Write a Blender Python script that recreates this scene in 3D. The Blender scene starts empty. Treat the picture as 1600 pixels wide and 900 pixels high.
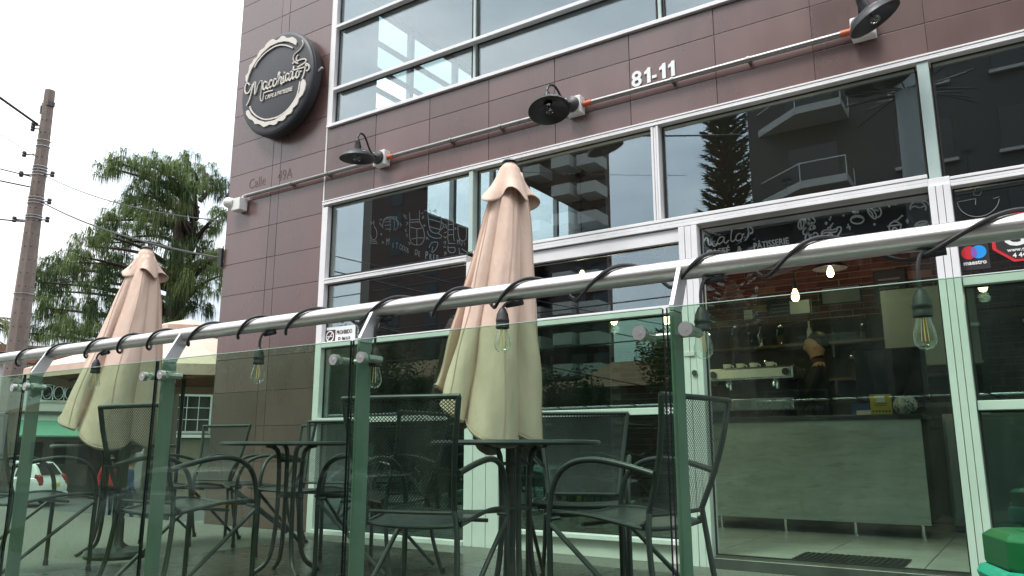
import bpy, bmesh, math, random
from mathutils import Matrix, Vector, Euler
R = math.radians
random.seed(7)
sc = bpy.context.scene
COL = sc.collection

# ------------------------------------------------------------------ camera
cam_d = bpy.data.cameras.new('camera'); cam = bpy.data.objects.new('camera', cam_d); COL.objects.link(cam)
cam.location = (0.0, -4.83, 0.71)
cam.rotation_euler = (R(90 + 11.627), 0, R(33.60))
cam_d.sensor_width = 36; cam_d.lens = 27.34; cam_d.clip_start = 0.05; cam_d.clip_end = 600
sc.camera = cam

# ------------------------------------------------------------------ sky: bright overcast
SUN_EL, SUN_AZ = 58, 200          # azimuth measured clockwise from +y
w = bpy.data.worlds.new('World'); sc.world = w; w.use_nodes = True
nt = w.node_tree; nt.nodes.clear()
N = nt.nodes.new; L = nt.links.new
out = N('ShaderNodeOutputWorld'); bg = N('ShaderNodeBackground'); L(bg.outputs[0], out.inputs[0])
sky = N('ShaderNodeTexSky'); sky.sky_type = 'NISHITA'; sky.sun_disc = False
sky.sun_elevation = R(SUN_EL); sky.sun_rotation = R(SUN_AZ); sky.dust_density = 3.0
skym = N('ShaderNodeMix'); skym.data_type = 'RGBA'; skym.blend_type = 'MULTIPLY'; skym.inputs[0].default_value = 1
L(sky.outputs[0], skym.inputs[6]); skym.inputs[7].default_value = (.12, .12, .12, 1)
tc = N('ShaderNodeTexCoord'); mp = N('ShaderNodeMapping'); mp.inputs['Scale'].default_value = (1, 1, 2.6)
L(tc.outputs['Generated'], mp.inputs[0])
n1 = N('ShaderNodeTexNoise'); n1.inputs['Scale'].default_value = 2.3; n1.inputs['Detail'].default_value = 7; n1.inputs['Roughness'].default_value = .55
L(mp.outputs[0], n1.inputs[0])
cr = N('ShaderNodeValToRGB'); cr.color_ramp.elements[0].position = .36; cr.color_ramp.elements[1].position = .66
cr.color_ramp.elements[0].color = (.50, .56, .62, 1); cr.color_ramp.elements[1].color = (1.0, 1.0, 1.0, 1)
L(n1.outputs[0], cr.inputs[0])
mx = N('ShaderNodeMix'); mx.data_type = 'RGBA'; mx.inputs[0].default_value = .86
L(skym.outputs[2], mx.inputs[6]); L(cr.outputs[0], mx.inputs[7])
# CIE overcast: brightness rises from horizon to zenith
sep = N('ShaderNodeSeparateXYZ'); L(tc.outputs['Generated'], sep.inputs[0])
zr = N('ShaderNodeMapRange'); zr.inputs['From Min'].default_value = 0; zr.inputs['From Max'].default_value = 1; zr.inputs['To Min'].default_value = .62; zr.inputs['To Max'].default_value = 1.75
L(sep.outputs[2], zr.inputs[0])
mz = N('ShaderNodeMix'); mz.data_type = 'RGBA'; mz.blend_type = 'MULTIPLY'; mz.inputs[0].default_value = 1; mz.clamp_result = False
L(mx.outputs[2], mz.inputs[6]); L(zr.outputs[0], mz.inputs[7]); L(mz.outputs[2], bg.inputs[0])
bg.inputs[1].default_value = 1.15

sun_d = bpy.data.lights.new('sun', 'SUN'); sun_d.energy = 1.3; sun_d.angle = R(16); sun_d.color = (1, .97, .93)
sun = bpy.data.objects.new('sun', sun_d); COL.objects.link(sun); sun.location = (0, -10, 20)
az = R(SUN_AZ); el = R(SUN_EL)
sdir = Vector((math.sin(az) * math.cos(el), math.cos(az) * math.cos(el), math.sin(el)))
sun.rotation_euler = (-sdir).to_track_quat('-Z', 'Y').to_euler()

vs = sc.view_settings; vs.view_transform = 'Standard'; vs.look = 'None'; vs.exposure = 1.05; vs.gamma = 1; vs.use_curve_mapping = False
sc.render.engine = 'CYCLES'
sc.cycles.use_denoising = True
sc.cycles.max_bounces = 10; sc.cycles.transparent_max_bounces = 40; sc.cycles.glossy_bounces = 4; sc.cycles.diffuse_bounces = 4
sc.cycles.caustics_reflective = False; sc.cycles.caustics_refractive = False
sc.cycles.sample_clamp_indirect = 4

# ------------------------------------------------------------------ materials
MATS = {}
def mat(name, col, rough=.6, metal=0, var=0.0, vscale=6, bump=0, bscale=40, spec=.5, coat=0, rnd=0.0, dirt=None, stretch=None, world=False):
    """principled with noise-driven colour variation, optional per-object tint and stain"""
    if name in MATS: return MATS[name]
    m = bpy.data.materials.new(name); m.use_nodes = True; t = m.node_tree; n = t.nodes.new; l = t.links.new
    b = t.nodes['Principled BSDF']
    b.inputs['Roughness'].default_value = rough; b.inputs['Metallic'].default_value = metal
    b.inputs['Specular IOR Level'].default_value = spec; b.inputs['Coat Weight'].default_value = coat
    c4 = (*col, 1)
    b.inputs['Base Color'].default_value = c4
    co = n('ShaderNodeTexCoord'); src = co.outputs['Object']
    if world: src = n('ShaderNodeNewGeometry').outputs['Position']
    if stretch:
        mpp = n('ShaderNodeMapping'); mpp.inputs['Scale'].default_value = stretch; l(src, mpp.inputs[0]); src = mpp.outputs[0]
    last = None
    if var > 0:
        ns = n('ShaderNodeTexNoise'); ns.inputs['Scale'].default_value = vscale; ns.inputs['Detail'].default_value = 6; ns.inputs['Roughness'].default_value = .62
        l(src, ns.inputs[0])
        r = n('ShaderNodeMapRange'); r.inputs['From Min'].default_value = .3; r.inputs['From Max'].default_value = .7
        r.inputs['To Min'].default_value = 1 - var; r.inputs['To Max'].default_value = 1 + var; l(ns.outputs[0], r.inputs[0])
        mm = n('ShaderNodeMix'); mm.data_type = 'RGBA'; mm.blend_type = 'MULTIPLY'; mm.inputs[0].default_value = 1; mm.clamp_result = False
        mm.inputs[6].default_value = c4; l(r.outputs[0], mm.inputs[7]); last = mm.outputs[2]
        rr = n('ShaderNodeMapRange'); rr.inputs['To Min'].default_value = max(0, rough - .1); rr.inputs['To Max'].default_value = min(1, rough + .12)
        l(ns.outputs[0], rr.inputs[0]); l(rr.outputs[0], b.inputs['Roughness'])
    if rnd > 0:
        oi = n('ShaderNodeObjectInfo'); r2 = n('ShaderNodeMapRange'); r2.inputs['To Min'].default_value = 1 - rnd; r2.inputs['To Max'].default_value = 1 + rnd
        l(oi.outputs['Random'], r2.inputs[0])
        m2 = n('ShaderNodeMix'); m2.data_type = 'RGBA'; m2.blend_type = 'MULTIPLY'; m2.inputs[0].default_value = 1; m2.clamp_result = False
        if last: l(last, m2.inputs[6])
        else: m2.inputs[6].default_value = c4
        l(r2.outputs[0], m2.inputs[7]); last = m2.outputs[2]
    if dirt:
        dn = n('ShaderNodeTexNoise'); dn.inputs['Scale'].default_value = dirt[1]; dn.inputs['Detail'].default_value = 8; dn.inputs['Roughness'].default_value = .7; l(src, dn.inputs[0])
        dr = n('ShaderNodeValToRGB'); dr.color_ramp.elements[0].position = dirt[2]; dr.color_ramp.elements[1].position = dirt[2] + .12; l(dn.outputs[0], dr.inputs[0])
        md = n('ShaderNodeMix'); md.data_type = 'RGBA'; l(dr.outputs[0], md.inputs[0])
        if last: l(last, md.inputs[6])
        else: md.inputs[6].default_value = c4
        md.inputs[7].default_value = (*dirt[0], 1); last = md.outputs[2]
    if last: l(last, b.inputs['Base Color'])
    if bump > 0:
        bn = n('ShaderNodeTexNoise'); bn.inputs['Scale'].default_value = bscale; bn.inputs['Detail'].default_value = 5; l(src, bn.inputs[0])
        bp = n('ShaderNodeBump'); bp.inputs['Strength'].default_value = bump; bp.inputs['Distance'].default_value = .02; l(bn.outputs[0], bp.inputs['Height']); l(bp.outputs[0], b.inputs['Normal'])
    MATS[name] = m; return m

def glass(name, tint, ior, rough=0.0, gain=1.0, gcol=(1, 1, 1), dust=0):
    """thin pane: tinted transmission with Fresnel reflection on every face"""
    if name in MATS: return MATS[name]
    m = bpy.data.materials.new(name); m.use_nodes = True; t = m.node_tree; t.nodes.clear(); n = t.nodes.new; l = t.links.new
    o = n('ShaderNodeOutputMaterial'); mxs = n('ShaderNodeMixShader'); l(mxs.outputs[0], o.inputs[0])
    tr = n('ShaderNodeBsdfTransparent'); tr.inputs[0].default_value = (*tint, 1)
    gl = n('ShaderNodeBsdfGlossy'); gl.inputs['Color'].default_value = (*gcol, 1); gl.inputs['Roughness'].default_value = rough
    lw = n('ShaderNodeLayerWeight'); lw.inputs[0].default_value = .5
    # Schlick: facing -> 1-cos ; F = F0 + (1-F0)*facing^5
    f0 = ((ior - 1) / (ior + 1)) ** 2
    pw = n('ShaderNodeMath'); pw.operation = 'POWER'; l(lw.outputs['Facing'], pw.inputs[0]); pw.inputs[1].default_value = 4.2
    ma = n('ShaderNodeMath'); ma.operation = 'MULTIPLY_ADD'; l(pw.outputs[0], ma.inputs[0]); ma.inputs[1].default_value = (1 - f0) * gain; ma.inputs[2].default_value = f0 * gain
    ma.use_clamp = True
    l(ma.outputs[0], mxs.inputs[0]); l(tr.outputs[0], mxs.inputs[1]); l(gl.outputs[0], mxs.inputs[2])
    if dust:
        pos = n('ShaderNodeNewGeometry'); mpd = n('ShaderNodeMapping'); mpd.inputs['Scale'].default_value = (1, 1, .4); l(pos.outputs['Position'], mpd.inputs[0])
        nz = n('ShaderNodeTexNoise'); nz.inputs['Scale'].default_value = 5; nz.inputs['Detail'].default_value = 9; nz.inputs['Roughness'].default_value = .75; l(mpd.outputs[0], nz.inputs[0])
        rm = n('ShaderNodeMapRange'); rm.inputs['From Min'].default_value = .45; rm.inputs['From Max'].default_value = .85; rm.inputs['To Min'].default_value = 0; rm.inputs['To Max'].default_value = dust; l(nz.outputs[0], rm.inputs[0])
        df = n('ShaderNodeBsdfDiffuse'); df.inputs[0].default_value = (.5, .52, .5, 1); m3 = n('ShaderNodeMixShader'); l(rm.outputs[0], m3.inputs[0]); l(mxs.outputs[0], m3.inputs[1]); l(df.outputs[0], m3.inputs[2]); l(m3.outputs[0], o.inputs[0])
    MATS[name] = m; return m

def emit(name, col, strength):
    if name in MATS: return MATS[name]
    m = bpy.data.materials.new(name); m.use_nodes = True; b = m.node_tree.nodes['Principled BSDF']
    b.inputs['Base Color'].default_value = (*col, 1); b.inputs['Emission Color'].default_value = (*col, 1); b.inputs['Emission Strength'].default_value = strength
    MATS[name] = m; return m

def leafmat(name, col, var=.35, trans=.25):
    if name in MATS: return MATS[name]
    m = bpy.data.materials.new(name); m.use_nodes = True; t = m.node_tree; n = t.nodes.new; l = t.links.new
    b = t.nodes['Principled BSDF']; b.inputs['Roughness'].default_value = .55; b.inputs['Specular IOR Level'].default_value = .3
    ge = n('ShaderNodeNewGeometry'); r = n('ShaderNodeMapRange'); r.inputs['To Min'].default_value = 1 - var; r.inputs['To Max'].default_value = 1 + var; l(ge.outputs['Random Per Island'], r.inputs[0])
    mm = n('ShaderNodeMix'); mm.data_type = 'RGBA'; mm.blend_type = 'MULTIPLY'; mm.inputs[0].default_value = 1; mm.clamp_result = False; mm.inputs[6].default_value = (*col, 1); l(r.outputs[0], mm.inputs[7])
    l(mm.outputs[2], b.inputs['Base Color'])
    td = n('ShaderNodeBsdfTranslucent'); l(mm.outputs[2], td.inputs[0]); ms = n('ShaderNodeMixShader'); ms.inputs[0].default_value = trans
    o = t.nodes['Material Output']; l(b.outputs[0], ms.inputs[1]); l(td.outputs[0], ms.inputs[2]); l(ms.outputs[0], o.inputs[0])
    MATS[name] = m; return m

M = dict(
    tile=mat('brown_tile', (.122, .073, .067), .27, var=.17, vscale=1.6, rnd=.17, bump=.015, bscale=60, spec=.85, world=True, dirt=((.070, .042, .036), 2.4, .60), stretch=(1, 1, .45)),
    grout=mat('grout', (.10, .068, .062), .9, var=.15),
    white=mat('white_aluminium', (.75, .745, .755), .40, var=.06, vscale=4, dirt=((.55, .53, .50), 7, .68), world=True),
    tealw=mat('greenish_aluminium', (.42, .53, .50), .4, var=.06),
    alum=mat('grey_aluminium_seal', (.28, .30, .30), .45),
    seal=mat('black_seal', (.012, .012, .013), .6),
    steel=mat('brushed_steel', (.60, .585, .56), .34, metal=1, var=.18, vscale=9, stretch=(.6, 30, 30), bump=.02, bscale=30),
    zinc=mat('zinc_conduit', (.26, .255, .25), .42, metal=1, var=.15, vscale=8),
    plate=mat('satin_post_steel', (.50, .50, .50), .42, metal=.75, var=.12, vscale=12),
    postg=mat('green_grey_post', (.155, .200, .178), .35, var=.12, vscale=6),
    satin=mat('satin_steel', (.68, .67, .66), .34, metal=1),
    seam=mat('canvas_seam', (.47, .34, .265), .9),
    chrome=mat('chrome', (.75, .75, .74), .14, metal=1),
    black=mat('black_paint', (.014, .014, .016), .42, var=.2, vscale=14, bump=.03),
    rubber=mat('black_rubber', (.012, .012, .013), .55, bump=.03, bscale=60),
    chairm=mat('charcoal_powder_coat', (.025, .028, .030), .36, var=.12, vscale=18, bump=.03, bscale=120),
    orange=mat('orange_coupling', (.50, .11, .045), .5),
    pvc=mat('white_plastic', (.70, .70, .67), .45, var=.06, vscale=9),
    signd=mat('charcoal_sign', (.034, .037, .044), .50, var=.12, vscale=5),
    signr=mat('dark_sign_rim', (.022, .022, .025), .55),
    cream=mat('cream_letters', (.62, .59, .53), .5, var=.05),
    chalk=mat('white_chalk_paint', (.80, .82, .82), .9),
    chalkd=mat('grey_vinyl_drawing', (.26, .27, .27), .8),
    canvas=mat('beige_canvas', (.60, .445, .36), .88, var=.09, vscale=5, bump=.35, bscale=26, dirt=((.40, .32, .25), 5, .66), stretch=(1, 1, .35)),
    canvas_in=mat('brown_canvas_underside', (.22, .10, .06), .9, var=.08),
    concrete=mat('pole_concrete', (.175, .140, .122), .9, var=.14, vscale=5, bump=.35, bscale=30, dirt=((.08, .07, .065), 17, .63)),
    aggregate=mat('washed_aggregate', (.175, .17, .155), .9, var=.55, vscale=70, bump=.7, bscale=140, dirt=((.30, .29, .25), 110, .60)),
    ptile=mat('dark_patio_tile', (.052, .048, .043), .26, var=.22, vscale=3, rnd=.14, world=True, bump=.03, bscale=30),
    pgrout=mat('patio_grout', (.13, .125, .115), .9),
    asphalt=mat('asphalt', (.055, .055, .056), .9, var=.25, vscale=14, bump=.4, bscale=120),
    paving=mat('pavement', (.115, .112, .105), .9, var=.18, vscale=3, bump=.2, bscale=60),
    earth=mat('earth', (.10, .085, .055), .95, var=.3, vscale=3),
    ifloor=mat('cream_floor_tile', (.50, .485, .44), .22, var=.06, vscale=3, rnd=.03),
    idark=mat('interior_dark_paint', (.050, .046, .044), .8, var=.1),
    iwall=mat('interior_grey_paint', (.30, .32, .33), .8, var=.06),
    iceil=mat('ceiling_paint', (.55, .56, .56), .85, var=.04),
    pale=mat('pale_blue_grey_paint', (.42, .47, .50), .8, var=.05),
    brick=mat('dark_red_brick', (.135, .052, .036), .9, var=.3, vscale=9, rnd=.35, bump=.5, bscale=45),
    mortar=mat('mortar', (.30, .26, .23), .95, var=.15),
    counterp=mat('grey_wood_panel', (.40, .41, .375), .55, var=.20, vscale=2.5, stretch=(1, 1, 4), dirt=((.29, .295, .27), 6, .53), bump=.05),
    ctop=mat('dark_counter_top', (.03, .028, .027), .35),
    board=mat('chalkboard', (.009, .009, .010), .6),
    mach=mat('espresso_steel', (.5, .5, .5), .25, metal=1, var=.1),
    screen=mat('screen_black', (.006, .006, .008), .15),
    yellow=mat('yellow_card', (.62, .43, .03), .6),
    wood=mat('shelf_wood', (.16, .095, .05), .7, var=.25, vscale=4, stretch=(1, 8, 8)),
    green=mat('green_bin_plastic', (.005, .13, .042), .36, var=.08, vscale=6),
    teal=mat('teal_bag', (.03, .42, .32), .35, var=.1, bump=.3, bscale=18),
    red=mat('red_print', (.55, .02, .03), .5), blue=mat('blue_print', (.01, .28, .75), .5), purple=mat('purple_print', (.22, .09, .42), .5),
    wprint=mat('white_print', (.75, .77, .76), .5), dprint=mat('dark_print', (.018, .016, .02), .5), maroon=mat('maroon_print', (.055, .02, .028), .5),
    bark=mat('bark', (.075, .055, .042), .95, var=.3, vscale=9, bump=.6, bscale=25),
    skin=mat('skin', (.36, .20, .14), .6, var=.05), hair=mat('dark_hair', (.015, .012, .010), .6), shirt=mat('black_shirt', (.012, .012, .014), .85, bump=.1), jeans=mat('dark_jeans', (.02, .03, .055), .9),
    redshirt=mat('red_shirt', (.45, .025, .03), .85), blueshirt=mat('blue_shirt', (.03, .07, .22), .85),
    paint_w=mat('white_car_paint', (.62, .63, .63), .25, coat=.6), paint_d=mat('dark_car_paint', (.035, .038, .042), .25, coat=.7), paint_s=mat('silver_car_paint', (.35, .36, .37), .3, metal=.4, coat=.6),
    tyre=mat('tyre', (.015, .015, .015), .85), rim=mat('alloy_rim', (.45, .45, .46), .35, metal=1), tail=mat('tail_light', (.20, .010, .010), .2), plate_y=mat('number_plate', (.6, .45, .05), .5),
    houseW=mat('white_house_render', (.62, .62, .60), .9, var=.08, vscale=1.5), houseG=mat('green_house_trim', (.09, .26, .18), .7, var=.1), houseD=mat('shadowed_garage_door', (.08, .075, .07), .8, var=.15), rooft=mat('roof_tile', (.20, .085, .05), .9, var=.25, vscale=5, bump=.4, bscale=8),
    towerB=mat('brown_brick_tower', (.080, .042, .037), .9, var=.12, vscale=.8), slab=mat('balcony_slab_white', (.42, .40, .37), .85, var=.1), concB=mat('grey_render_block', (.058, .056, .053), .9, var=.14, vscale=.35), winD=mat('dark_window_glass', (.012, .014, .016), .12),
    iron=mat('white_iron', (.60, .62, .60), .5), cable=mat('cable_black', (.012, .012, .012), .6), insul=mat('insulator', (.035, .03, .028), .35),
    band=mat('steel_band', (.42, .42, .42), .4, metal=1),
)
M['pane'] = glass('window_pane', (.74, .82, .83), 1.8, gain=1.95, gcol=(.82, .94, 1.0))
M['upperpane'] = glass('upper_window_pane', (.88, .95, .95), 1.8, gain=1.55, gcol=(.90, .97, 1.0))
M['frost'] = glass('frosted_side_pane', (.60, .66, .66), 1.5)
M['edgelight'] = mat('lit_glass_edge', (.50, .66, .60), .2, spec=.8)  # highlight along the glass top edge, put into its pale colour
M['doorpane'] = glass('door_pane', (.96, .98, .98), 1.6, gain=.55, gcol=(.85, .95, 1.0))
M['railglass'] = glass('rail_glass', (.715, .855, .745), 1.45, gain=.42, gcol=(.82, .96, .90), dust=.035)
M['edgeglass'] = mat('glass_edge', (.004, .010, .009), .25, spec=.3)
M['bulbglass'] = glass('bulb_glass', (.93, .95, .93), 1.5, gain=1.3)
M['jarglass'] = glass('jar_glass', (.80, .84, .82), 1.5, gain=1.2)
M['carglass'] = glass('car_glass', (.12, .15, .15), 1.5)
M['fil'] = emit('filament', (.9, .50, .18), .22)
M['lit'] = emit('lit_bulb', (1.0, .66, .32), 6.0)
M['needle'] = leafmat('pine_needles', (.120, .175, .060), .6, .4)
M['needle2'] = leafmat('dark_needles', (.040, .070, .030), .45, .2)
M['leaf'] = leafmat('broad_leaves', (.05, .095, .028), .5, .3)
M['grass'] = leafmat('grass_blades', (.16, .17, .035), .4, .3)
M['palm'] = leafmat('palm_leaves', (.10, .11, .045), .5, .2)

# ------------------------------------------------------------------ mesh helpers
class MB:
    def __init__(s): s.v = []; s.f = []
    def add(s, vs_, fs_):
        o = len(s.v); s.v += [tuple(v) for v in vs_]; s.f += [tuple(i + o for i in f) for f in fs_]; return s
    def box(s, x0, x1, y0, y1, z0, z1, T=None):
        vs_ = [Vector(p) for p in ((x0, y0, z0), (x1, y0, z0), (x1, y1, z0), (x0, y1, z0), (x0, y0, z1), (x1, y0, z1), (x1, y1, z1), (x0, y1, z1))]
        if T is not None: vs_ = [T @ v for v in vs_]
        return s.add(vs_, [(0, 3, 2, 1), (4, 5, 6, 7), (0, 1, 5, 4), (1, 2, 6, 5), (2, 3, 7, 6), (3, 0, 4, 7)])
    def tube(s, pts, r, n=8, caps=True, T=None):
        P = [Vector(p) for p in pts]; k = len(P); rs = r if isinstance(r, (list, tuple)) else [r] * k
        t0 = (P[1] - P[0]).normalized(); up = Vector((0, 0, 1)) if abs(t0.z) < .9 else Vector((1, 0, 0))
        nrm = (up - t0 * up.dot(t0)).normalized(); vs_ = []
        for i in range(k):
            t = (P[min(i + 1, k - 1)] - P[max(i - 1, 0)])
            t = t.normalized() if t.length > 1e-9 else t0
            nrm = nrm - t * nrm.dot(t)
            nrm = nrm.normalized() if nrm.length > 1e-6 else t.orthogonal().normalized()
            bn = t.cross(nrm)
            for j in range(n):
                a = 2 * math.pi * j / n; vs_.append(P[i] + (nrm * math.cos(a) + bn * math.sin(a)) * rs[i])
        if T is not None: vs_ = [T @ v for v in vs_]
        fs_ = [(i * n + j, i * n + (j + 1) % n, (i + 1) * n + (j + 1) % n, (i + 1) * n + j) for i in range(k - 1) for j in range(n)]
        if caps: fs_ += [tuple(range(n - 1, -1, -1)), tuple((k - 1) * n + j for j in range(n))]
        return s.add(vs_, fs_)
    def lathe(s, prof, n=20, T=None, cap=False):
        k = len(prof); vs_ = []
        for (r, z) in prof:
            for j in range(n):
                a = 2 * math.pi * j / n; v = Vector((r * math.cos(a), r * math.sin(a), z)); vs_.append(T @ v if T is not None else v)
        fs_ = [(i * n + j, i * n + (j + 1) % n, (i + 1) * n + (j + 1) % n, (i + 1) * n + j) for i in range(k - 1) for j in range(n)]
        if cap: fs_ += [tuple(range(n - 1, -1, -1)), tuple((k - 1) * n + j for j in range(n))]
        return s.add(vs_, fs_)
    def prism(s, poly, y0, y1, T=None):
        """polygon in x,z extruded along y"""
        k = len(poly); vs_ = [Vector((p[0], y0, p[1])) for p in poly] + [Vector((p[0], y1, p[1])) for p in poly]
        if T is not None: vs_ = [T @ v for v in vs_]
        fs_ = [tuple(range(k)), tuple(range(2 * k - 1, k - 1, -1))] + [(i, (i + 1) % k + 0, (i + 1) % k + k, i + k)[::-1] for i in range(k)]
        return s.add(vs_, fs_)
    def cyl(s, a, b, r, n=16): return s.tube([a, b], r, n)
    def ball(s, c, r, n=12, m=8, sc3=(1, 1, 1)):
        prof = [(max(1e-4, math.sin(math.pi * i / m)), -math.cos(math.pi * i / m)) for i in range(m + 1)]
        T = Matrix.Translation(c) @ Matrix.Diagonal((r * sc3[0], r * sc3[1], r * sc3[2], 1))
        return s.lathe(prof, n, T)
    def build(s, name, m, parent=None, smooth=False, bevel=0, loc=None, fixn=False):
        me = bpy.data.meshes.new(name); me.from_pydata(s.v, [], s.f); me.update()
        if fixn:
            bm = bmesh.new(); bm.from_mesh(me); bmesh.ops.recalc_face_normals(bm, faces=bm.faces); bm.to_mesh(me); bm.free()
        if smooth:
            me.polygons.foreach_set('use_smooth', [True] * len(me.polygons))
            try: me.set_sharp_from_angle(angle=R(40))
            except Exception: pass
        me.materials.append(m)
        o = bpy.data.objects.new(name, me); COL.objects.link(o)
        if parent: o.parent = parent
        if loc: o.location = loc
        if bevel:
            b = o.modifiers.new('bevel', 'BEVEL'); b.width = bevel; b.segments = 2; b.limit_method = 'ANGLE'
        return o

def link_copy(src, parent, loc=None, name=None):
    o = src.copy(); COL.objects.link(o); o.parent = parent
    if loc is not None: o.location = loc
    return o
def tag(o, label=None, cat=None, group=None, kind=None):
    if label: o['label'] = label
    if cat: o['category'] = cat
    if group: o['group'] = group
    if kind: o['kind'] = kind
    return o
def thing(name, label, cat, loc=(0, 0, 0), rz=0, group=None):
    o = bpy.data.objects.new(name, None); COL.objects.link(o); o.location = loc; o.rotation_euler = (0, 0, rz); o.empty_display_size = .1
    return tag(o, label, cat, group)
def empty_part(name, parent, loc=(0, 0, 0)):
    o = bpy.data.objects.new(name, None); COL.objects.link(o); o.parent = parent; o.location = loc; o.empty_display_size = .05; return o
def dup(root, loc, rz, label=None, group=None):
    r = root.copy(); COL.objects.link(r); r.location = loc; r.rotation_euler = (0, 0, rz)
    if label: r['label'] = label
    if group: r['group'] = group
    for ch in list(root.children):
        c = ch.copy(); COL.objects.link(c); c.parent = r
        for g in list(ch.children):
            d = g.copy(); COL.objects.link(d); d.parent = c
    return r
def text(name, s, size, m, parent, loc, rot=(R(90), 0, 0), ext=.002, align='LEFT', sx=1, shear=0, bold=0):
    c = bpy.data.curves.new(name, 'FONT'); c.body = s; c.size = size; c.extrude = ext; c.align_x = align; c.shear = shear; c.offset = bold; c.resolution_u = 3
    tmp = bpy.data.objects.new(name, c); COL.objects.link(tmp)
    dg = bpy.context.evaluated_depsgraph_get(); dg.update()
    me = bpy.data.meshes.new_from_object(tmp.evaluated_get(dg)); me.name = name
    bpy.data.objects.remove(tmp); me.materials.clear(); me.materials.append(m)
    o = bpy.data.objects.new(name, me); COL.objects.link(o); o.parent = parent; o.location = loc; o.rotation_euler = rot; o.scale = (sx, 1, 1); return o
def smoothpts(P, k=3):
    """Catmull-Rom through 3D points"""
    P = [Vector(p) for p in P]; o = []
    for i in range(len(P) - 1):
        p0 = P[max(i - 1, 0)]; p1 = P[i]; p2 = P[i + 1]; p3 = P[min(i + 2, len(P) - 1)]
        for j in range(k):
            t = j / k
            o.append(.5 * ((2 * p1) + (p2 - p0) * t + (2 * p0 - 5 * p1 + 4 * p2 - p3) * t * t + (3 * p1 - p0 - 3 * p2 + p3) * t ** 3))
    o.append(P[-1]); return o
def strokes_mesh(strokes, y, w, th=.003, k=2):
    """flat painted strokes on a plane of constant y"""
    mb = MB()
    for st in strokes:
        ww = w
        if isinstance(st, tuple): ww, st = st
        P = smoothpts([(p[0], y, p[1]) for p in st], k) if len(st) > 2 else [Vector((p[0], y, p[1])) for p in st]
        n = len(P); vs_ = []
        for i in range(n):
            t = P[min(i + 1, n - 1)] - P[max(i - 1, 0)]; t = t.normalized() if t.length > 1e-9 else Vector((1, 0, 0))
            q = Vector((-t.z, 0, t.x)) * ww / 2
            for dy in (0, -th):
                vs_ += [P[i] + q + Vector((0, dy, 0)), P[i] - q + Vector((0, dy, 0))]
        fs_ = []
        for i in range(n - 1):
            a, b = i * 4, (i + 1) * 4
            fs_ += [(a + 2, a + 3, b + 3, b + 2), (a, b, b + 1, a + 1), (a, a + 2, b + 2, b), (a + 1, b + 1, b + 3, a + 3)]
        mb.add(vs_, fs_)
    return mb

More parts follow.
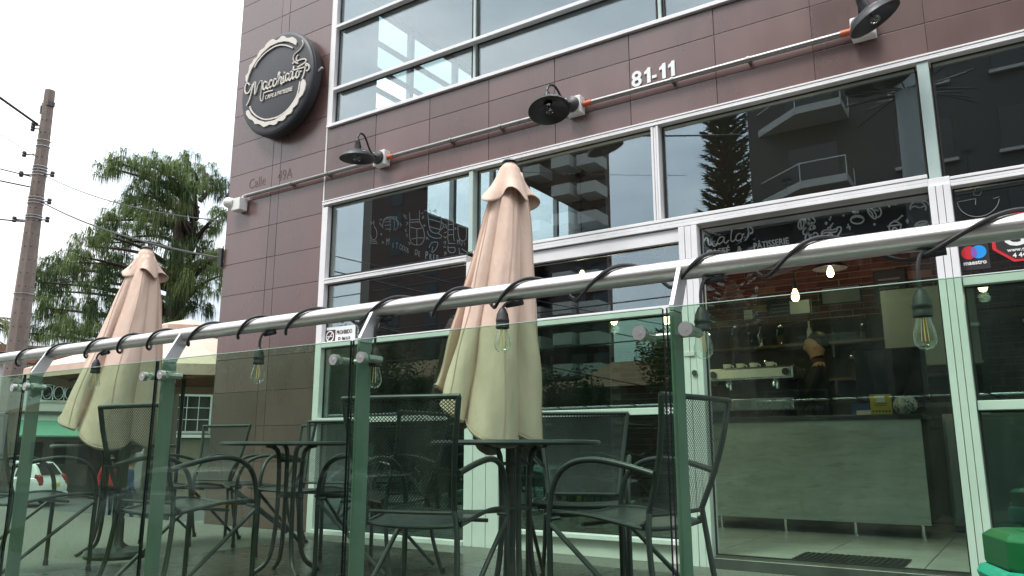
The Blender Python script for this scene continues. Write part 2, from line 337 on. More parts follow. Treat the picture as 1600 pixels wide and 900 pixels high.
SIGN_STROKES=[(0.016,[(-0.332,0.258),(-0.297,0.302),(-0.25,0.334),(-0.203,0.36),(-0.156,0.377),(-0.098,0.391),(-0.041,0.399),(0.008,0.398),(0.056,0.39),(0.105,0.374),(0.154,0.353),(0.201,0.326),(0.243,0.299)]),(0.016,[(-0.363,-0.163),(-0.341,-0.204),(-0.312,-0.239),(-0.272,-0.276),(-0.226,-0.308),(-0.174,-0.337),(-0.123,-0.361),(-0.064,-0.377),(-0.007,-0.383),(0.05,-0.386),(0.106,-0.383),(0.161,-0.37),(0.214,-0.35),(0.263,-0.319),(0.3,-0.286),(0.33,-0.254),(0.349,-0.219),(0.366,-0.157),(0.375,-0.092)]),(0.017,[(-0.388,0.075),(-0.418,0.108),(-0.445,0.112),(-0.459,0.081),(-0.461,0.038),(-0.441,0.002),(-0.406,-0.005),(-0.374,0.018),(-0.346,0.061),(-0.315,0.088),(-0.3,0.08),(-0.299,0.023),(-0.299,-0.054)]),(0.015,[(-0.418,-0.139),(-0.389,-0.107),(-0.366,-0.057),(-0.347,0.008),(-0.323,0.069),(-0.305,0.085)]),(0.008,[(-0.299,-0.054),(-0.278,-0.025),(-0.257,0.04),(-0.224,0.073),(-0.199,0.077),(-0.193,0.036),(-0.198,-0.032),(-0.207,-0.099),(-0.195,-0.141),(-0.171,-0.153),(-0.16,-0.125),(-0.159,-0.073)]),(0.014,[(-0.159,-0.073),(-0.093,-0.071),(-0.012,-0.081)]),(0.018,[(-0.116,0.029),(-0.148,0.052),(-0.173,0.028),(-0.172,-0.018),(-0.151,-0.034),(-0.126,-0.01),(-0.115,0.031),(-0.117,-0.026),(-0.093,-0.038),(-0.076,-0.01)]),(0.018,[(-0.037,0.027),(-0.058,0.043),(-0.077,0.024),(-0.083,-0.015),(-0.066,-0.037),(-0.04,-0.025)]),(0.018,[(0.024,0.023),(0.004,0.04),(-0.016,0.021),(-0.022,-0.016),(-0.004,-0.04),(0.025,-0.023),(0.047,0.025)]),(0.02,[(0.048,0.011),(0.061,0.056),(0.07,0.085),(0.054,0.089),(0.051,0.038),(0.049,-0.041)]),(0.018,[(0.049,-0.038),(0.063,0.014),(0.084,0.036),(0.1,0.022),(0.097,-0.03),(0.113,-0.045),(0.13,-0.019)]),(0.018,[(0.133,0.034),(0.129,-0.011),(0.139,-0.038),(0.16,-0.02)]),(0.018,[(0.137,0.074),(0.141,0.065)]),(0.018,[(0.212,0.026),(0.188,0.046),(0.165,0.028),(0.163,-0.015),(0.18,-0.033),(0.204,-0.01),(0.215,0.027),(0.212,-0.026),(0.232,-0.04),(0.252,-0.01)]),(0.02,[(0.276,0.1),(0.265,0.046),(0.26,-0.017),(0.276,-0.038),(0.296,-0.017)]),(0.014,[(0.227,0.046),(0.281,0.052),(0.346,0.05),(0.418,0.043),(0.458,0.047),(0.471,0.057)]),(0.018,[(0.34,0.03),(0.319,0.02),(0.311,-0.016),(0.324,-0.041),(0.349,-0.034),(0.361,-0.003),(0.348,0.025),(0.367,0.009),(0.392,0.015)]),(0.016,[(0.401,-0.073),(0.424,-0.033),(0.438,0.017),(0.444,0.062),(0.452,0.073),(0.475,0.059),(0.495,0.026),(0.486,-0.001),(0.458,-0.006)]),(0.014,[(0.247,0.133),(0.302,0.137),(0.366,0.139),(0.421,0.131),(0.444,0.113),(0.433,0.09),(0.38,0.078),(0.326,0.072)]),(0.008,[(0.371,0.347),(0.387,0.309),(0.378,0.278),(0.348,0.253),(0.303,0.236),(0.268,0.22),(0.256,0.188),(0.274,0.145),(0.33,0.103)]),(0.014,[(0.33,0.103),(0.305,0.15),(0.307,0.183),(0.328,0.202)])]
SIGN_UP=[(-0.455,0.133),(-0.466,0.196),(-0.426,0.225),(-0.416,0.268),(-0.412,0.303),(-0.369,0.323),(-0.352,0.353),(-0.301,0.363),(-0.284,0.398),(-0.259,0.425),(-0.197,0.435),(-0.172,0.464),(-0.123,0.489),(-0.069,0.495),(-0.012,0.46),(0.022,0.466),(0.052,0.483),(0.096,0.477),(0.139,0.441),(0.185,0.427),(0.227,0.425),(0.27,0.395),(0.296,0.351),(0.287,0.315),(0.228,0.358),(0.17,0.39),(0.111,0.414),(0.014,0.43),(-0.102,0.428),(-0.216,0.388),(-0.309,0.323),(-0.381,0.244),(-0.415,0.182),(-0.434,0.123)]
SIGN_LOW=[(-0.415,-0.202),(-0.407,-0.243),(-0.357,-0.299),(-0.294,-0.333),(-0.258,-0.379),(-0.198,-0.393),(-0.165,-0.412),(-0.123,-0.444),(-0.077,-0.444),(-0.036,-0.438),(0.038,-0.461),(0.072,-0.455),(0.092,-0.433),(0.16,-0.445),(0.192,-0.431),(0.208,-0.403),(0.27,-0.397),(0.29,-0.379),(0.298,-0.352),(0.354,-0.326),(0.367,-0.303),(0.375,-0.273),(0.423,-0.245),(0.455,-0.194),(0.462,-0.143),(0.444,-0.095),(0.413,-0.076),(0.391,-0.11),(0.38,-0.2),(0.318,-0.28),(0.25,-0.339),(0.162,-0.384),(0.033,-0.409),(-0.101,-0.395),(-0.222,-0.343),(-0.329,-0.265),(-0.38,-0.197)]
WIN_STROKES=[[(-4.601,2.608),(-4.607,2.628),(-4.606,2.648),(-4.599,2.666),(-4.585,2.68),(-4.567,2.689),(-4.544,2.694),(-4.52,2.692),(-4.495,2.685),(-4.472,2.674),(-4.453,2.658),(-4.438,2.639),(-4.429,2.619),(-4.427,2.599),(-4.431,2.58)],[(-4.6,2.671),(-4.564,2.7),(-4.445,2.684),(-4.45,2.671),(-4.554,2.681)],[(-4.45,2.666),(-4.42,2.632),(-4.428,2.585),(-4.458,2.566)],[(-4.525,2.679),(-4.516,2.619),(-4.52,2.561)],[(-4.475,2.668),(-4.466,2.611),(-4.474,2.564)],[(-4.581,2.659),(-4.506,2.654)],[(-4.582,2.629),(-4.504,2.622)],[(-4.572,2.594),(-4.503,2.583)],[(-4.752,2.696),(-4.745,2.661)],[(-4.713,2.695),(-4.714,2.651)],[(-4.751,2.676),(-4.712,2.674)],[(-4.707,2.64),(-4.68,2.601),(-4.671,2.556),(-4.689,2.519),(-4.728,2.525),(-4.749,2.568)],[(-4.755,2.515),(-4.669,2.497)],[(-4.754,2.495),(-4.661,2.476)],[(-4.646,2.689),(-4.614,2.693)],[(-4.645,2.664),(-4.617,2.625)],[(-4.299,2.698),(-4.29,2.635),(-4.296,2.612),(-4.288,2.563),(-4.292,2.497),(-4.271,2.428),(-4.229,2.401),(-4.17,2.393),(-4.135,2.417),(-4.123,2.462),(-4.139,2.53),(-4.176,2.587),(-4.183,2.622),(-4.185,2.698)],[(-4.296,2.631),(-4.179,2.619)],[(-4.293,2.609),(-4.176,2.596)],[(-4.282,2.567),(-4.21,2.539),(-4.139,2.539)],[(-4.21,2.539),(-4.205,2.398)],[(-4.266,2.456),(-4.207,2.458),(-4.127,2.446)],[(-4.093,2.663),(-4.075,2.538),(-4.045,2.487),(-3.987,2.464),(-3.959,2.483),(-3.943,2.554),(-3.95,2.601)],[(-4.093,2.663),(-4.025,2.623),(-3.95,2.601)],[(-4.077,2.604),(-3.949,2.555)],[(-4.078,2.539),(-3.953,2.491)],[(-3.949,2.555),(-3.926,2.542),(-3.925,2.505),(-3.953,2.487)],[(-4.091,2.504),(-4.079,2.465),(-4.02,2.43),(-3.952,2.419),(-3.938,2.438),(-3.975,2.46)],[(-3.87,2.556),(-3.872,2.396),(-3.855,2.367)],[(-3.814,2.547),(-3.811,2.401),(-3.8,2.372)],[(-3.91,2.585),(-3.876,2.566),(-3.809,2.558)],[(-3.869,2.524),(-3.814,2.515)],[(-3.869,2.478),(-3.813,2.469)],[(-3.868,2.432),(-3.812,2.428)],[(-3.872,2.36),(-3.794,2.349)],[(-3.869,2.341),(-3.865,2.296),(-3.825,2.272),(-3.793,2.285),(-3.799,2.313)],[(-3.871,2.324),(-3.799,2.318)],[(-3.769,2.498),(-3.762,2.407),(-3.729,2.361),(-3.685,2.368),(-3.681,2.448),(-3.687,2.476)],[(-3.769,2.494),(-3.687,2.469)],[(-3.755,2.307),(-3.748,2.243)],[(-3.727,2.294),(-3.657,2.248)],[(-3.738,2.26),(-3.662,2.23)],[(-4.07,2.352),(-4.042,2.394),(-3.979,2.385),(-3.984,2.349),(-4.023,2.309),(-4.04,2.311),(-4.03,2.356)],[(-4.411,2.616),(-4.38,2.602)],[(-4.396,2.623),(-4.398,2.59)],[(-4.111,2.451),(-4.077,2.427)],[(-4.09,2.452),(-4.101,2.426)],[(-3.909,2.293),(-3.879,2.271)],[(-3.887,2.294),(-3.903,2.263)],[(-4.61,2.552),(-4.614,2.548),(-4.621,2.549),(-4.626,2.555),(-4.622,2.559),(-4.614,2.558),(-4.61,2.552)],[(-4.59,2.476),(-4.594,2.471),(-4.602,2.472),(-4.606,2.478),(-4.602,2.482),(-4.594,2.481),(-4.59,2.476)],[(-4.119,2.553),(-4.123,2.549),(-4.13,2.55),(-4.134,2.555),(-4.13,2.56),(-4.123,2.558),(-4.119,2.553)],[(-3.786,2.474),(-3.79,2.47),(-3.796,2.471),(-3.8,2.476),(-3.796,2.48),(-3.79,2.479),(-3.786,2.474)],[(-4.369,2.696),(-4.352,2.674),(-4.364,2.671)],[(-4.335,2.685),(-4.343,2.658),(-4.327,2.65)],[(-4.332,2.618),(-4.313,2.605),(-4.331,2.594)],[(-4.324,2.554),(-4.342,2.548),(-4.323,2.531)],[(-4.31,2.51),(-4.328,2.503),(-4.309,2.481)],[(-4.301,2.433),(-4.277,2.42),(-4.295,2.413)],[(-4.153,2.617),(-4.142,2.643),(-4.135,2.618)],[(-4.166,2.666),(-4.143,2.67)],[(-4.129,2.679),(-4.12,2.691),(-4.096,2.678)],[(-4.073,2.688),(-4.061,2.657)],[(-4.038,2.672),(-4.026,2.661),(-4.009,2.677),(-4.003,2.643)],[(-3.909,2.53),(-3.886,2.517)],[(-3.914,2.503),(-3.888,2.508),(-3.888,2.49)],[(-3.913,2.457),(-3.885,2.462)],[(-3.918,2.431),(-3.895,2.409),(-3.884,2.425)],[(-3.917,2.376),(-3.889,2.381),(-3.905,2.356)],[(-3.916,2.339),(-3.888,2.331)]]
WIN_LETTERS=[('M',-4.559,2.447,0.068),('E',-4.483,2.412,0.048),('T',-4.445,2.397,0.061),('O',-4.402,2.381,0.057),('D',-4.371,2.366,0.054),('O',-4.34,2.354,0.047),('S',-4.312,2.339,0.049),('D',-4.226,2.31,0.056),('E',-4.188,2.293,0.053),('P',-4.11,2.261,0.074),('R',-4.067,2.246,0.06),('E',-4.026,2.236,0.059),('P',-3.992,2.225,0.062),('M',-3.777,2.337,0.049),('U',-3.739,2.322,0.036),('T',-3.706,2.313,0.031),('S',-3.784,2.137,0.031)]
BOARD_STROKES=[[(-0.683,2.132),(-0.677,2.117),(-0.674,2.103),(-0.675,2.092),(-0.678,2.087),(-0.685,2.086),(-0.693,2.092),(-0.702,2.102),(-0.71,2.116),(-0.716,2.131),(-0.719,2.145),(-0.718,2.155),(-0.714,2.161),(-0.708,2.161),(-0.7,2.156),(-0.691,2.145),(-0.683,2.132)],[(-0.746,2.091),(-0.751,2.08),(-0.762,2.073),(-0.777,2.07),(-0.794,2.073),(-0.809,2.08),(-0.818,2.091),(-0.821,2.103),(-0.816,2.114),(-0.805,2.122),(-0.79,2.124),(-0.773,2.122),(-0.759,2.114),(-0.749,2.103),(-0.746,2.091)],[(-0.654,2.151),(-0.65,2.146),(-0.648,2.14),(-0.646,2.133),(-0.645,2.126),(-0.645,2.119),(-0.647,2.112),(-0.65,2.106),(-0.653,2.1),(-0.658,2.096),(-0.662,2.094),(-0.668,2.093),(-0.673,2.093),(-0.678,2.096),(-0.682,2.099)],[(-0.817,2.109),(-0.782,2.116),(-0.744,2.097)],[(-0.717,2.15),(-0.696,2.124),(-0.694,2.095)],[(-0.683,2.144),(-0.659,2.133)],[(-0.805,2.171),(-0.803,2.142),(-0.792,2.163),(-0.792,2.137),(-0.776,2.15),(-0.774,2.137)],[(-0.737,2.182),(-0.732,2.165),(-0.72,2.176)],[(-0.7,2.178),(-0.693,2.168)],[(-0.678,2.178),(-0.67,2.164),(-0.655,2.177),(-0.654,2.161)],[(-0.623,2.162),(-0.594,2.158)],[(-0.614,2.176),(-0.595,2.144)],[(-0.849,2.057),(-0.824,2.056)],[(-0.84,2.078),(-0.829,2.038)],[(-0.517,2.044),(-0.5,2.041)],[(-0.508,2.057),(-0.508,2.028)],[(-0.857,2.137),(-0.859,2.134),(-0.862,2.135),(-0.863,2.138),(-0.861,2.14),(-0.858,2.14),(-0.857,2.137)],[(-0.685,2.051),(-0.687,2.048),(-0.691,2.048),(-0.692,2.052),(-0.69,2.055),(-0.687,2.054),(-0.685,2.051)],[(-0.559,2.157),(-0.561,2.155),(-0.563,2.155),(-0.564,2.158),(-0.563,2.16),(-0.56,2.16),(-0.559,2.157)],[(-0.484,2.108),(-0.486,2.117),(-0.485,2.125),(-0.483,2.133),(-0.478,2.14),(-0.472,2.145),(-0.465,2.149),(-0.456,2.152),(-0.448,2.153),(-0.438,2.152),(-0.43,2.149),(-0.421,2.144),(-0.414,2.138),(-0.409,2.131),(-0.405,2.123),(-0.403,2.115),(-0.402,2.107),(-0.404,2.099),(-0.408,2.092)],[(-0.478,2.17),(-0.412,2.169)],[(-0.478,2.17),(-0.469,2.153),(-0.417,2.149),(-0.412,2.169)],[(-0.411,2.152),(-0.394,2.142),(-0.381,2.115)],[(-0.48,2.121),(-0.461,2.127),(-0.436,2.113),(-0.409,2.12)],[(-0.611,2.025),(-0.608,1.993)],[(-0.545,2.023),(-0.551,1.984)],[(-0.619,2.027),(-0.539,2.027)],[(-0.607,2.03),(-0.595,2.046),(-0.573,2.05),(-0.555,2.039),(-0.548,2.026)],[(-0.583,2.056),(-0.562,2.057),(-0.535,2.079)],[(-0.537,2.084),(-0.527,2.076)],[(-0.568,1.998),(-0.57,1.993),(-0.574,1.988),(-0.579,1.987),(-0.584,1.987),(-0.589,1.991),(-0.591,1.996),(-0.592,2.002),(-0.59,2.008),(-0.587,2.012),(-0.582,2.014),(-0.576,2.013),(-0.572,2.009),(-0.569,2.004),(-0.568,1.998)],[(-0.473,2.003),(-0.463,2.019),(-0.439,2.028),(-0.408,2.024),(-0.399,2.009),(-0.388,2.009)],[(-0.473,2.003),(-0.388,2.009)],[(-0.464,2.01),(-0.401,2.016)],[(-0.468,2.002),(-0.467,1.983)],[(-0.399,2.006),(-0.4,1.985)],[(-0.999,2.039),(-0.992,2.054),(-0.967,2.06),(-0.932,2.054),(-0.902,2.062)],[(-0.999,2.039),(-0.99,1.995)],[(-0.902,2.062),(-0.91,2.041),(-0.939,2.039),(-0.969,2.044),(-0.993,2.038)],[(-0.905,2.066),(-0.884,2.066),(-0.88,2.052),(-0.89,2.031),(-0.906,2.011)],[(-0.969,2.002),(-0.961,2.029),(-0.94,2.029),(-0.935,2.013),(-0.954,1.999),(-0.969,2.002)],[(-0.973,2.103),(-0.963,2.111),(-0.963,2.098),(-0.972,2.096)],[(-0.944,2.124),(-0.932,2.142)],[(-0.939,2.123),(-0.941,2.121),(-0.944,2.121),(-0.946,2.124),(-0.944,2.127),(-0.94,2.126),(-0.939,2.123)],[(-0.939,2.084),(-0.923,2.098)],[(-0.934,2.082),(-0.936,2.08),(-0.94,2.08),(-0.941,2.083),(-0.939,2.086),(-0.936,2.085),(-0.934,2.082)],[(-0.962,2.055),(-0.956,2.074),(-0.943,2.072),(-0.945,2.056)],(0.008,[(-1.77,2.128),(-1.763,2.169),(-1.77,2.142),(-1.77,2.085)]),(0.008,[(-1.77,2.099),(-1.75,2.128),(-1.737,2.116),(-1.735,2.08),(-1.721,2.071),(-1.709,2.104),(-1.702,2.131)]),(0.008,[(-1.702,2.131),(-1.713,2.091),(-1.704,2.065),(-1.687,2.059),(-1.676,2.072)]),(0.008,[(-1.703,2.156),(-1.7,2.152)]),(0.008,[(-1.623,2.105),(-1.639,2.12),(-1.662,2.104),(-1.672,2.081),(-1.659,2.069),(-1.634,2.086),(-1.62,2.112),(-1.627,2.082),(-1.614,2.069),(-1.593,2.087)]),(0.008,[(-1.564,2.173),(-1.574,2.126),(-1.579,2.085),(-1.567,2.073),(-1.545,2.087)]),(0.008,[(-1.596,2.16),(-1.548,2.16),(-1.494,2.155),(-1.464,2.163)]),(0.008,[(-1.516,2.124),(-1.537,2.113),(-1.545,2.087),(-1.53,2.072),(-1.505,2.084),(-1.5,2.111),(-1.516,2.124),(-1.497,2.11),(-1.487,2.115)]),(0.008,[(-1.486,2.067),(-1.465,2.088),(-1.456,2.135),(-1.464,2.167),(-1.445,2.153),(-1.429,2.137),(-1.434,2.114),(-1.45,2.113)]),[(-1.101,2.115),(-1.106,2.102),(-1.113,2.093),(-1.121,2.089),(-1.129,2.091),(-1.134,2.1),(-1.136,2.112),(-1.134,2.127),(-1.129,2.14),(-1.122,2.149),(-1.114,2.153),(-1.107,2.15),(-1.101,2.142),(-1.1,2.129),(-1.101,2.115)],[(-1.119,2.151),(-1.12,2.088)],[(-1.065,2.146),(-1.062,2.133),(-1.063,2.122),(-1.067,2.114),(-1.073,2.112),(-1.081,2.116),(-1.089,2.124),(-1.094,2.136),(-1.097,2.149),(-1.096,2.16),(-1.092,2.168),(-1.085,2.17),(-1.078,2.166),(-1.07,2.158),(-1.065,2.146)],[(-1.042,2.15),(-1.035,2.14),(-1.032,2.131),(-1.033,2.123),(-1.038,2.118),(-1.045,2.118),(-1.054,2.122),(-1.062,2.129),(-1.069,2.139),(-1.072,2.149),(-1.071,2.157),(-1.067,2.161),(-1.059,2.162),(-1.05,2.158),(-1.042,2.15)],[(-1.048,2.106),(-1.045,2.095),(-1.046,2.085),(-1.051,2.078),(-1.058,2.075),(-1.067,2.076),(-1.075,2.082),(-1.081,2.092),(-1.083,2.102),(-1.082,2.113),(-1.077,2.12),(-1.07,2.123),(-1.062,2.122),(-1.054,2.115),(-1.048,2.106)],[(-1.081,2.063),(-1.086,2.055),(-1.093,2.05),(-1.1,2.049),(-1.106,2.052),(-1.109,2.059),(-1.11,2.068),(-1.107,2.078),(-1.102,2.086),(-1.095,2.092),(-1.088,2.093),(-1.082,2.089),(-1.078,2.082),(-1.078,2.073),(-1.081,2.063)],[(-1.034,2.087),(-1.036,2.082),(-1.041,2.077),(-1.047,2.076),(-1.054,2.077),(-1.06,2.08),(-1.064,2.086),(-1.065,2.092),(-1.063,2.098),(-1.059,2.103),(-1.052,2.104),(-1.045,2.103),(-1.039,2.1),(-1.035,2.094),(-1.034,2.087)],[(-1.066,2.019),(-1.071,2.01),(-1.078,2.004),(-1.086,2.002),(-1.093,2.006),(-1.098,2.013),(-1.099,2.023),(-1.098,2.033),(-1.093,2.043),(-1.086,2.049),(-1.078,2.05),(-1.071,2.047),(-1.066,2.04),(-1.064,2.03),(-1.066,2.019)],[(-1.04,2.021),(-1.039,2.011),(-1.042,2.002),(-1.048,1.997),(-1.055,1.996),(-1.061,1.999),(-1.067,2.007),(-1.07,2.017),(-1.071,2.027),(-1.068,2.036),(-1.062,2.041),(-1.055,2.042),(-1.048,2.038),(-1.043,2.031),(-1.04,2.021)],[(-1.021,2.036),(-1.023,2.031),(-1.027,2.027),(-1.033,2.026),(-1.04,2.027),(-1.045,2.03),(-1.049,2.035),(-1.05,2.041),(-1.048,2.046),(-1.044,2.05),(-1.038,2.052),(-1.031,2.051),(-1.026,2.047),(-1.022,2.042),(-1.021,2.036)],[(-1.09,2.166),(-1.075,2.035)]]
TREE_BASE=(-16.58,5.72,-1.25)
TREE_BLOBS=[(0.11,-1.96,8.02,0.21),(0.81,-2.0,7.96,0.27),(0.23,-1.31,8.26,0.3),(1.22,-1.51,7.93,0.33),(1.77,-1.47,7.83,0.33),(1.12,-0.7,8.26,0.33),(-0.05,0.45,8.66,0.33),(0.54,0.47,8.3,0.3),(0.78,0.56,8.04,0.24),(2.15,-0.41,6.99,0.21),(1.14,0.16,7.0,0.15),(1.54,-0.78,7.74,0.33),(1.48,-1.18,7.56,0.36),(1.32,-1.52,7.43,0.3),(0.7,-1.52,7.47,0.33),(-1.59,-0.34,7.86,0.36),(-1.59,-0.63,7.49,0.33),(-1.79,-0.83,7.39,0.27),(-0.89,-0.33,7.69,0.39),(1.26,-1.15,7.17,0.39),(1.23,-0.78,7.43,0.33),(-0.17,-0.4,7.15,0.41),(-0.87,-0.45,7.17,0.39),(-1.59,-0.42,7.02,0.41),(-2.01,-0.57,6.92,0.36),(0.24,-2.08,6.46,0.24),(0.27,-0.18,7.13,0.39),(0.3,0.16,6.89,0.39),(0.91,0.04,6.39,0.33),(1.32,-0.95,6.27,0.36),(-1.19,-1.52,6.51,0.3),(-0.17,-2.22,6.0,0.36),(-3.23,-1.06,6.49,0.36),(-3.29,-1.32,6.29,0.33),(-2.45,-1.88,5.76,0.27),(-0.56,-1.66,6.02,0.41),(-2.17,-0.42,6.32,0.41),(-0.81,-0.79,6.15,0.36),(-2.92,-0.93,5.99,0.44),(-3.23,-1.21,5.74,0.41),(-1.35,-1.26,5.59,0.41),(-2.07,-1.99,5.1,0.39),(-2.26,-1.4,5.13,0.44),(-1.29,-1.37,4.97,0.44),(-0.0,-1.57,4.96,0.41),(-0.12,-1.19,5.39,0.36),(-3.28,-1.15,4.79,0.41),(-0.32,-2.09,4.36,0.44),(0.06,-1.81,4.29,0.41),(-1.33,-0.56,4.7,0.39),(-1.92,-2.26,4.47,0.3),(0.17,-0.26,6.05,0.33),(0.61,-0.23,6.07,0.39),(1.26,-0.25,5.91,0.39),(-0.22,1.19,6.46,0.33),(2.1,-0.21,5.67,0.27),(0.54,-0.38,5.6,0.33),(1.51,-0.55,5.53,0.33),(0.65,0.54,5.67,0.3),(1.07,-0.45,5.16,0.33),(1.13,-0.08,5.07,0.3),(-0.55,0.28,5.29,0.33),(1.59,-0.17,6.1,0.21),(-0.31,-0.27,5.19,0.36),(-1.59,0.3,4.92,0.39),(1.16,-0.91,4.45,0.3),(2.54,-0.54,6.04,0.21)]

# ================================================================== SETTING
g = MB(); g.add([(-300, -300, -1.25), (300, -300, -1.25), (300, 300, -1.25), (-300, 300, -1.25)], [(0, 1, 2, 3)])
tag(g.build('ground', M['paving']), kind='structure')
rd = MB(); rd.add([(-120, -19.5, -1.246), (80, -19.5, -1.246), (80, -11.5, -1.246), (-120, -11.5, -1.246)], [(0, 1, 2, 3)])
tag(rd.build('road', M['asphalt']), kind='structure')
r2 = MB(); r2.add([(-33, -11.5, -1.246), (-19.5, -11.5, -1.246), (-19.5, 60, -1.246), (-33, 60, -1.246)], [(0, 1, 2, 3)])
tag(r2.build('side_road', M['asphalt']), kind='structure')
sw = MB(); sw.box(-19, 40, -7.6, -3.3, -1.25, -.86); tag(sw.build('pavement', M['paving'], bevel=.02), kind='structure')
vg = MB(); vg.box(-19, 40, -11.2, -7.6, -1.25, -.92); tag(vg.build('grass_verge_soil', M['earth']), kind='structure')
# grass on the verge
rg = random.Random(3); gb = MB()
for i in range(9000):
    x = rg.uniform(-17, 3); y = rg.uniform(-11.1, -7.7); h = rg.uniform(.08, .26); a = rg.uniform(0, 6.28); wv = rg.uniform(.01, .022)
    dx, dy = math.cos(a) * wv, math.sin(a) * wv; lx, ly = rg.uniform(-.08, .08), rg.uniform(-.08, .08)
    gb.add([(x - dx, y - dy, -.93), (x + dx, y + dy, -.93), (x + lx, y + ly, -.93 + h)], [(0, 1, 2)])
tag(gb.build('verge_grass', M['grass']), 'yellow green grass on the street verge', 'grass', kind='stuff')

# patio terrace: washed aggregate slab, inset dark tiles
pt = MB(); pt.box(-11.5, 2.2, -3.28, .02, -1.25, 0)
patio = tag(pt.build('patio_terrace', M['aggregate']), kind='structure')
pgm = MB(); pgm.box(-4.84, 2.15, -3.2, -.42, .0005, .003); pgm.build('patio_grout_bed', M['pgrout'], patio)
tm = MB(); tm.box(-.222, .222, -.222, .222, 0, .008)
t0 = None
for i in range(16):
    for j in range(7):
        x = -4.84 + .225 + i * .45; y = -.42 - .225 - j * .45
        if x > 2.1 or y < -3.2: continue
        if t0 is None: t0 = tm.build('floor_tile', M['ptile'], patio, loc=(x, y, .003))
        else: link_copy(t0, patio, (x, y, .003))

# ================================================================== CAFE BUILDING
cafe = thing('cafe_building', 'two storey cafe building clad in dark brown tiles with white framed windows', 'building')
XL, XR, ZT, YB = -6.75, 3.0, 6.75, 7.2
sh = MB()   # shell: walls with openings, floors, roof
sh.box(XL, -5.315, .0035, .12, 0, ZT)                 # pier behind tiles
sh.box(-5.3149, XR, .0035, .12, 2.965, 3.69)          # fascia
sh.box(-5.3148, XR, .0035, .12, 6.3, ZT)
shell = sh.build('facade_wall', M['grout'], cafe)
s2 = MB()
s2.box(XL, XL + .15, .122, 1.92, 0, ZT); s2.build('side_wall', M['iwall'], cafe); s2 = MB(); s2.box(XL, XL + .15, 1.921, YB, 0, 3.84); s2.build('side_wall', M['iwall'], cafe); s2 = MB(); s2.box(XL, XL + .15, 1.921, YB, 6.4, ZT); s2.build('side_wall', M['iwall'], cafe); s2 = MB()
s2.box(XR - .15, XR, .122, YB, 0, ZT)
s2.build('side_wall', M['iwall'], cafe)
s3 = MB(); s3.box(XL + .152, -1.2, .122, 1.9, 0, ZT - .3)
# interior lining strip on the left wall (pale)
s4 = MB(); s4.box(XL + .153, XL + .17, .125, 1.93, .06, 6.38); s4.build('interior_lining', M['pale'], cafe)
rf = MB(); rf.box(XL - .05, XR + .05, -.02, YB + .05, ZT, ZT + .15); rf.build('roof', M['iwall'], cafe)
cl = MB(); cl.box(XL + .17, XR - .15, .125, YB - .15, 6.4, 6.5); cl.build('upper_ceiling', M['iceil'], cafe)
fl = MB(); fl.box(-3.5, XR - .15, 3.001, 4.41, 2.98, 3.62); fl.build('floor_slab', M['idark'], cafe); fl = MB(); fl.box(-3.5, XR - .15, .125, 3.0, 2.98, 3.62); fl.build('floor_slab', M['idark'], cafe)  # rear slab piece added to keep side window light off the bricks
uf = MB(); uf.box(-3.49, XR - .152, .127, 2.99, 3.622, 3.66); uf.build('upper_floor', M['iceil'], cafe)
bw = MB(); bw.box(XL, XR, YB, YB + .15, 0, ZT); bw.build('back_wall', M['iwall'], cafe)
pb = MB(); pb.box(XL + .17, -3.75, 6.0, 6.1, .06, 3.9); pb.build('interior_partition', M['idark'], cafe)
ll = MB(); ll.box(XL + .153, XL + .172, 1.94, 6.0, .06, 3.83); ll.build('dark_wall_panel', M['idark'], cafe); ll = MB(); ll.box(XL + .02, XL + .13, 1.93, 3.04, 3.845, 5.0); ll.build('dark_wall_panel', M['idark'], cafe)
# side windows of upper storey (left wall)
sw_ = empty_part('side_window', cafe)
b = MB()
for y in (1.92, 2.64, 3.64, 4.64, 5.64, 6.6): b.box(XL + .03, XL + .11, y, y + .07, 3.84, 6.4)
b.build('mullion', M['alum'], sw_)
b = MB()
for z in (3.84, 5.26, 5.54, 5.92): b.box(XL + .04, XL + .10, 1.99, YB, z, z + .05)
b.build('transom_bar', M['alum'], sw_)
b = MB(); b.box(XL + .065, XL + .075, 1.99, YB, 5.59, 6.4); b.build('tinted_pane', M['frost'], sw_)
b = MB(); b.box(XL + .135, XL + .143, 1.99, YB, 3.89, 5.54); b.build('pane', M['doorpane'], sw_)

# ---- brown facade tiles, one object each
rows = [0.0, .26, .585, .91, 1.235, 1.56, 1.885, 2.21, 2.535, 2.86, 3.17, 3.485, 3.83, 4.155, 4.48, 4.80, 5.13, 5.455, 5.78, 6.1, 6.42, ZT]
TM = {}
def wall_tile(x0, x1, z0, z1):
    gp = .0022; k = (round(x1 - x0, 3), round(z1 - z0, 3))
    if k not in TM:
        b = MB(); b.box(gp - k[0] / 2, k[0] / 2 - gp, -.012, .0, gp - k[1] / 2, k[1] / 2 - gp)
        o = b.build('wall_tile', M['tile'], shell, bevel=.0015); TM[k] = o
    else: o = link_copy(TM[k], shell)
    o.location = ((x0 + x1) / 2, .011 - random.uniform(0, .0018), (z0 + z1) / 2)
    o.rotation_euler = (random.uniform(-.002, .002), 0, 0)
for a, b_ in zip(rows[:-1], rows[1:]):
    for x0, x1 in ((XL, -6.09), (-6.09, -5.97), (-5.97, -5.33)): wall_tile(x0, x1, a, b_)
fx = [-5.315, -4.69, -4.06, -3.435, -2.81, -2.18, -1.545, -.915, -.285, .345, .975, 1.6, 2.3, XR]
for a, b_ in ((2.965, 3.165), (3.165, 3.485), (3.485, 3.69)):
    for x0, x1 in zip(fx[:-1], fx[1:]): wall_tile(x0, x1, a, b_)
for x0, x1 in zip(fx[:-1], fx[1:]): wall_tile(x0, x1, 6.3, ZT)
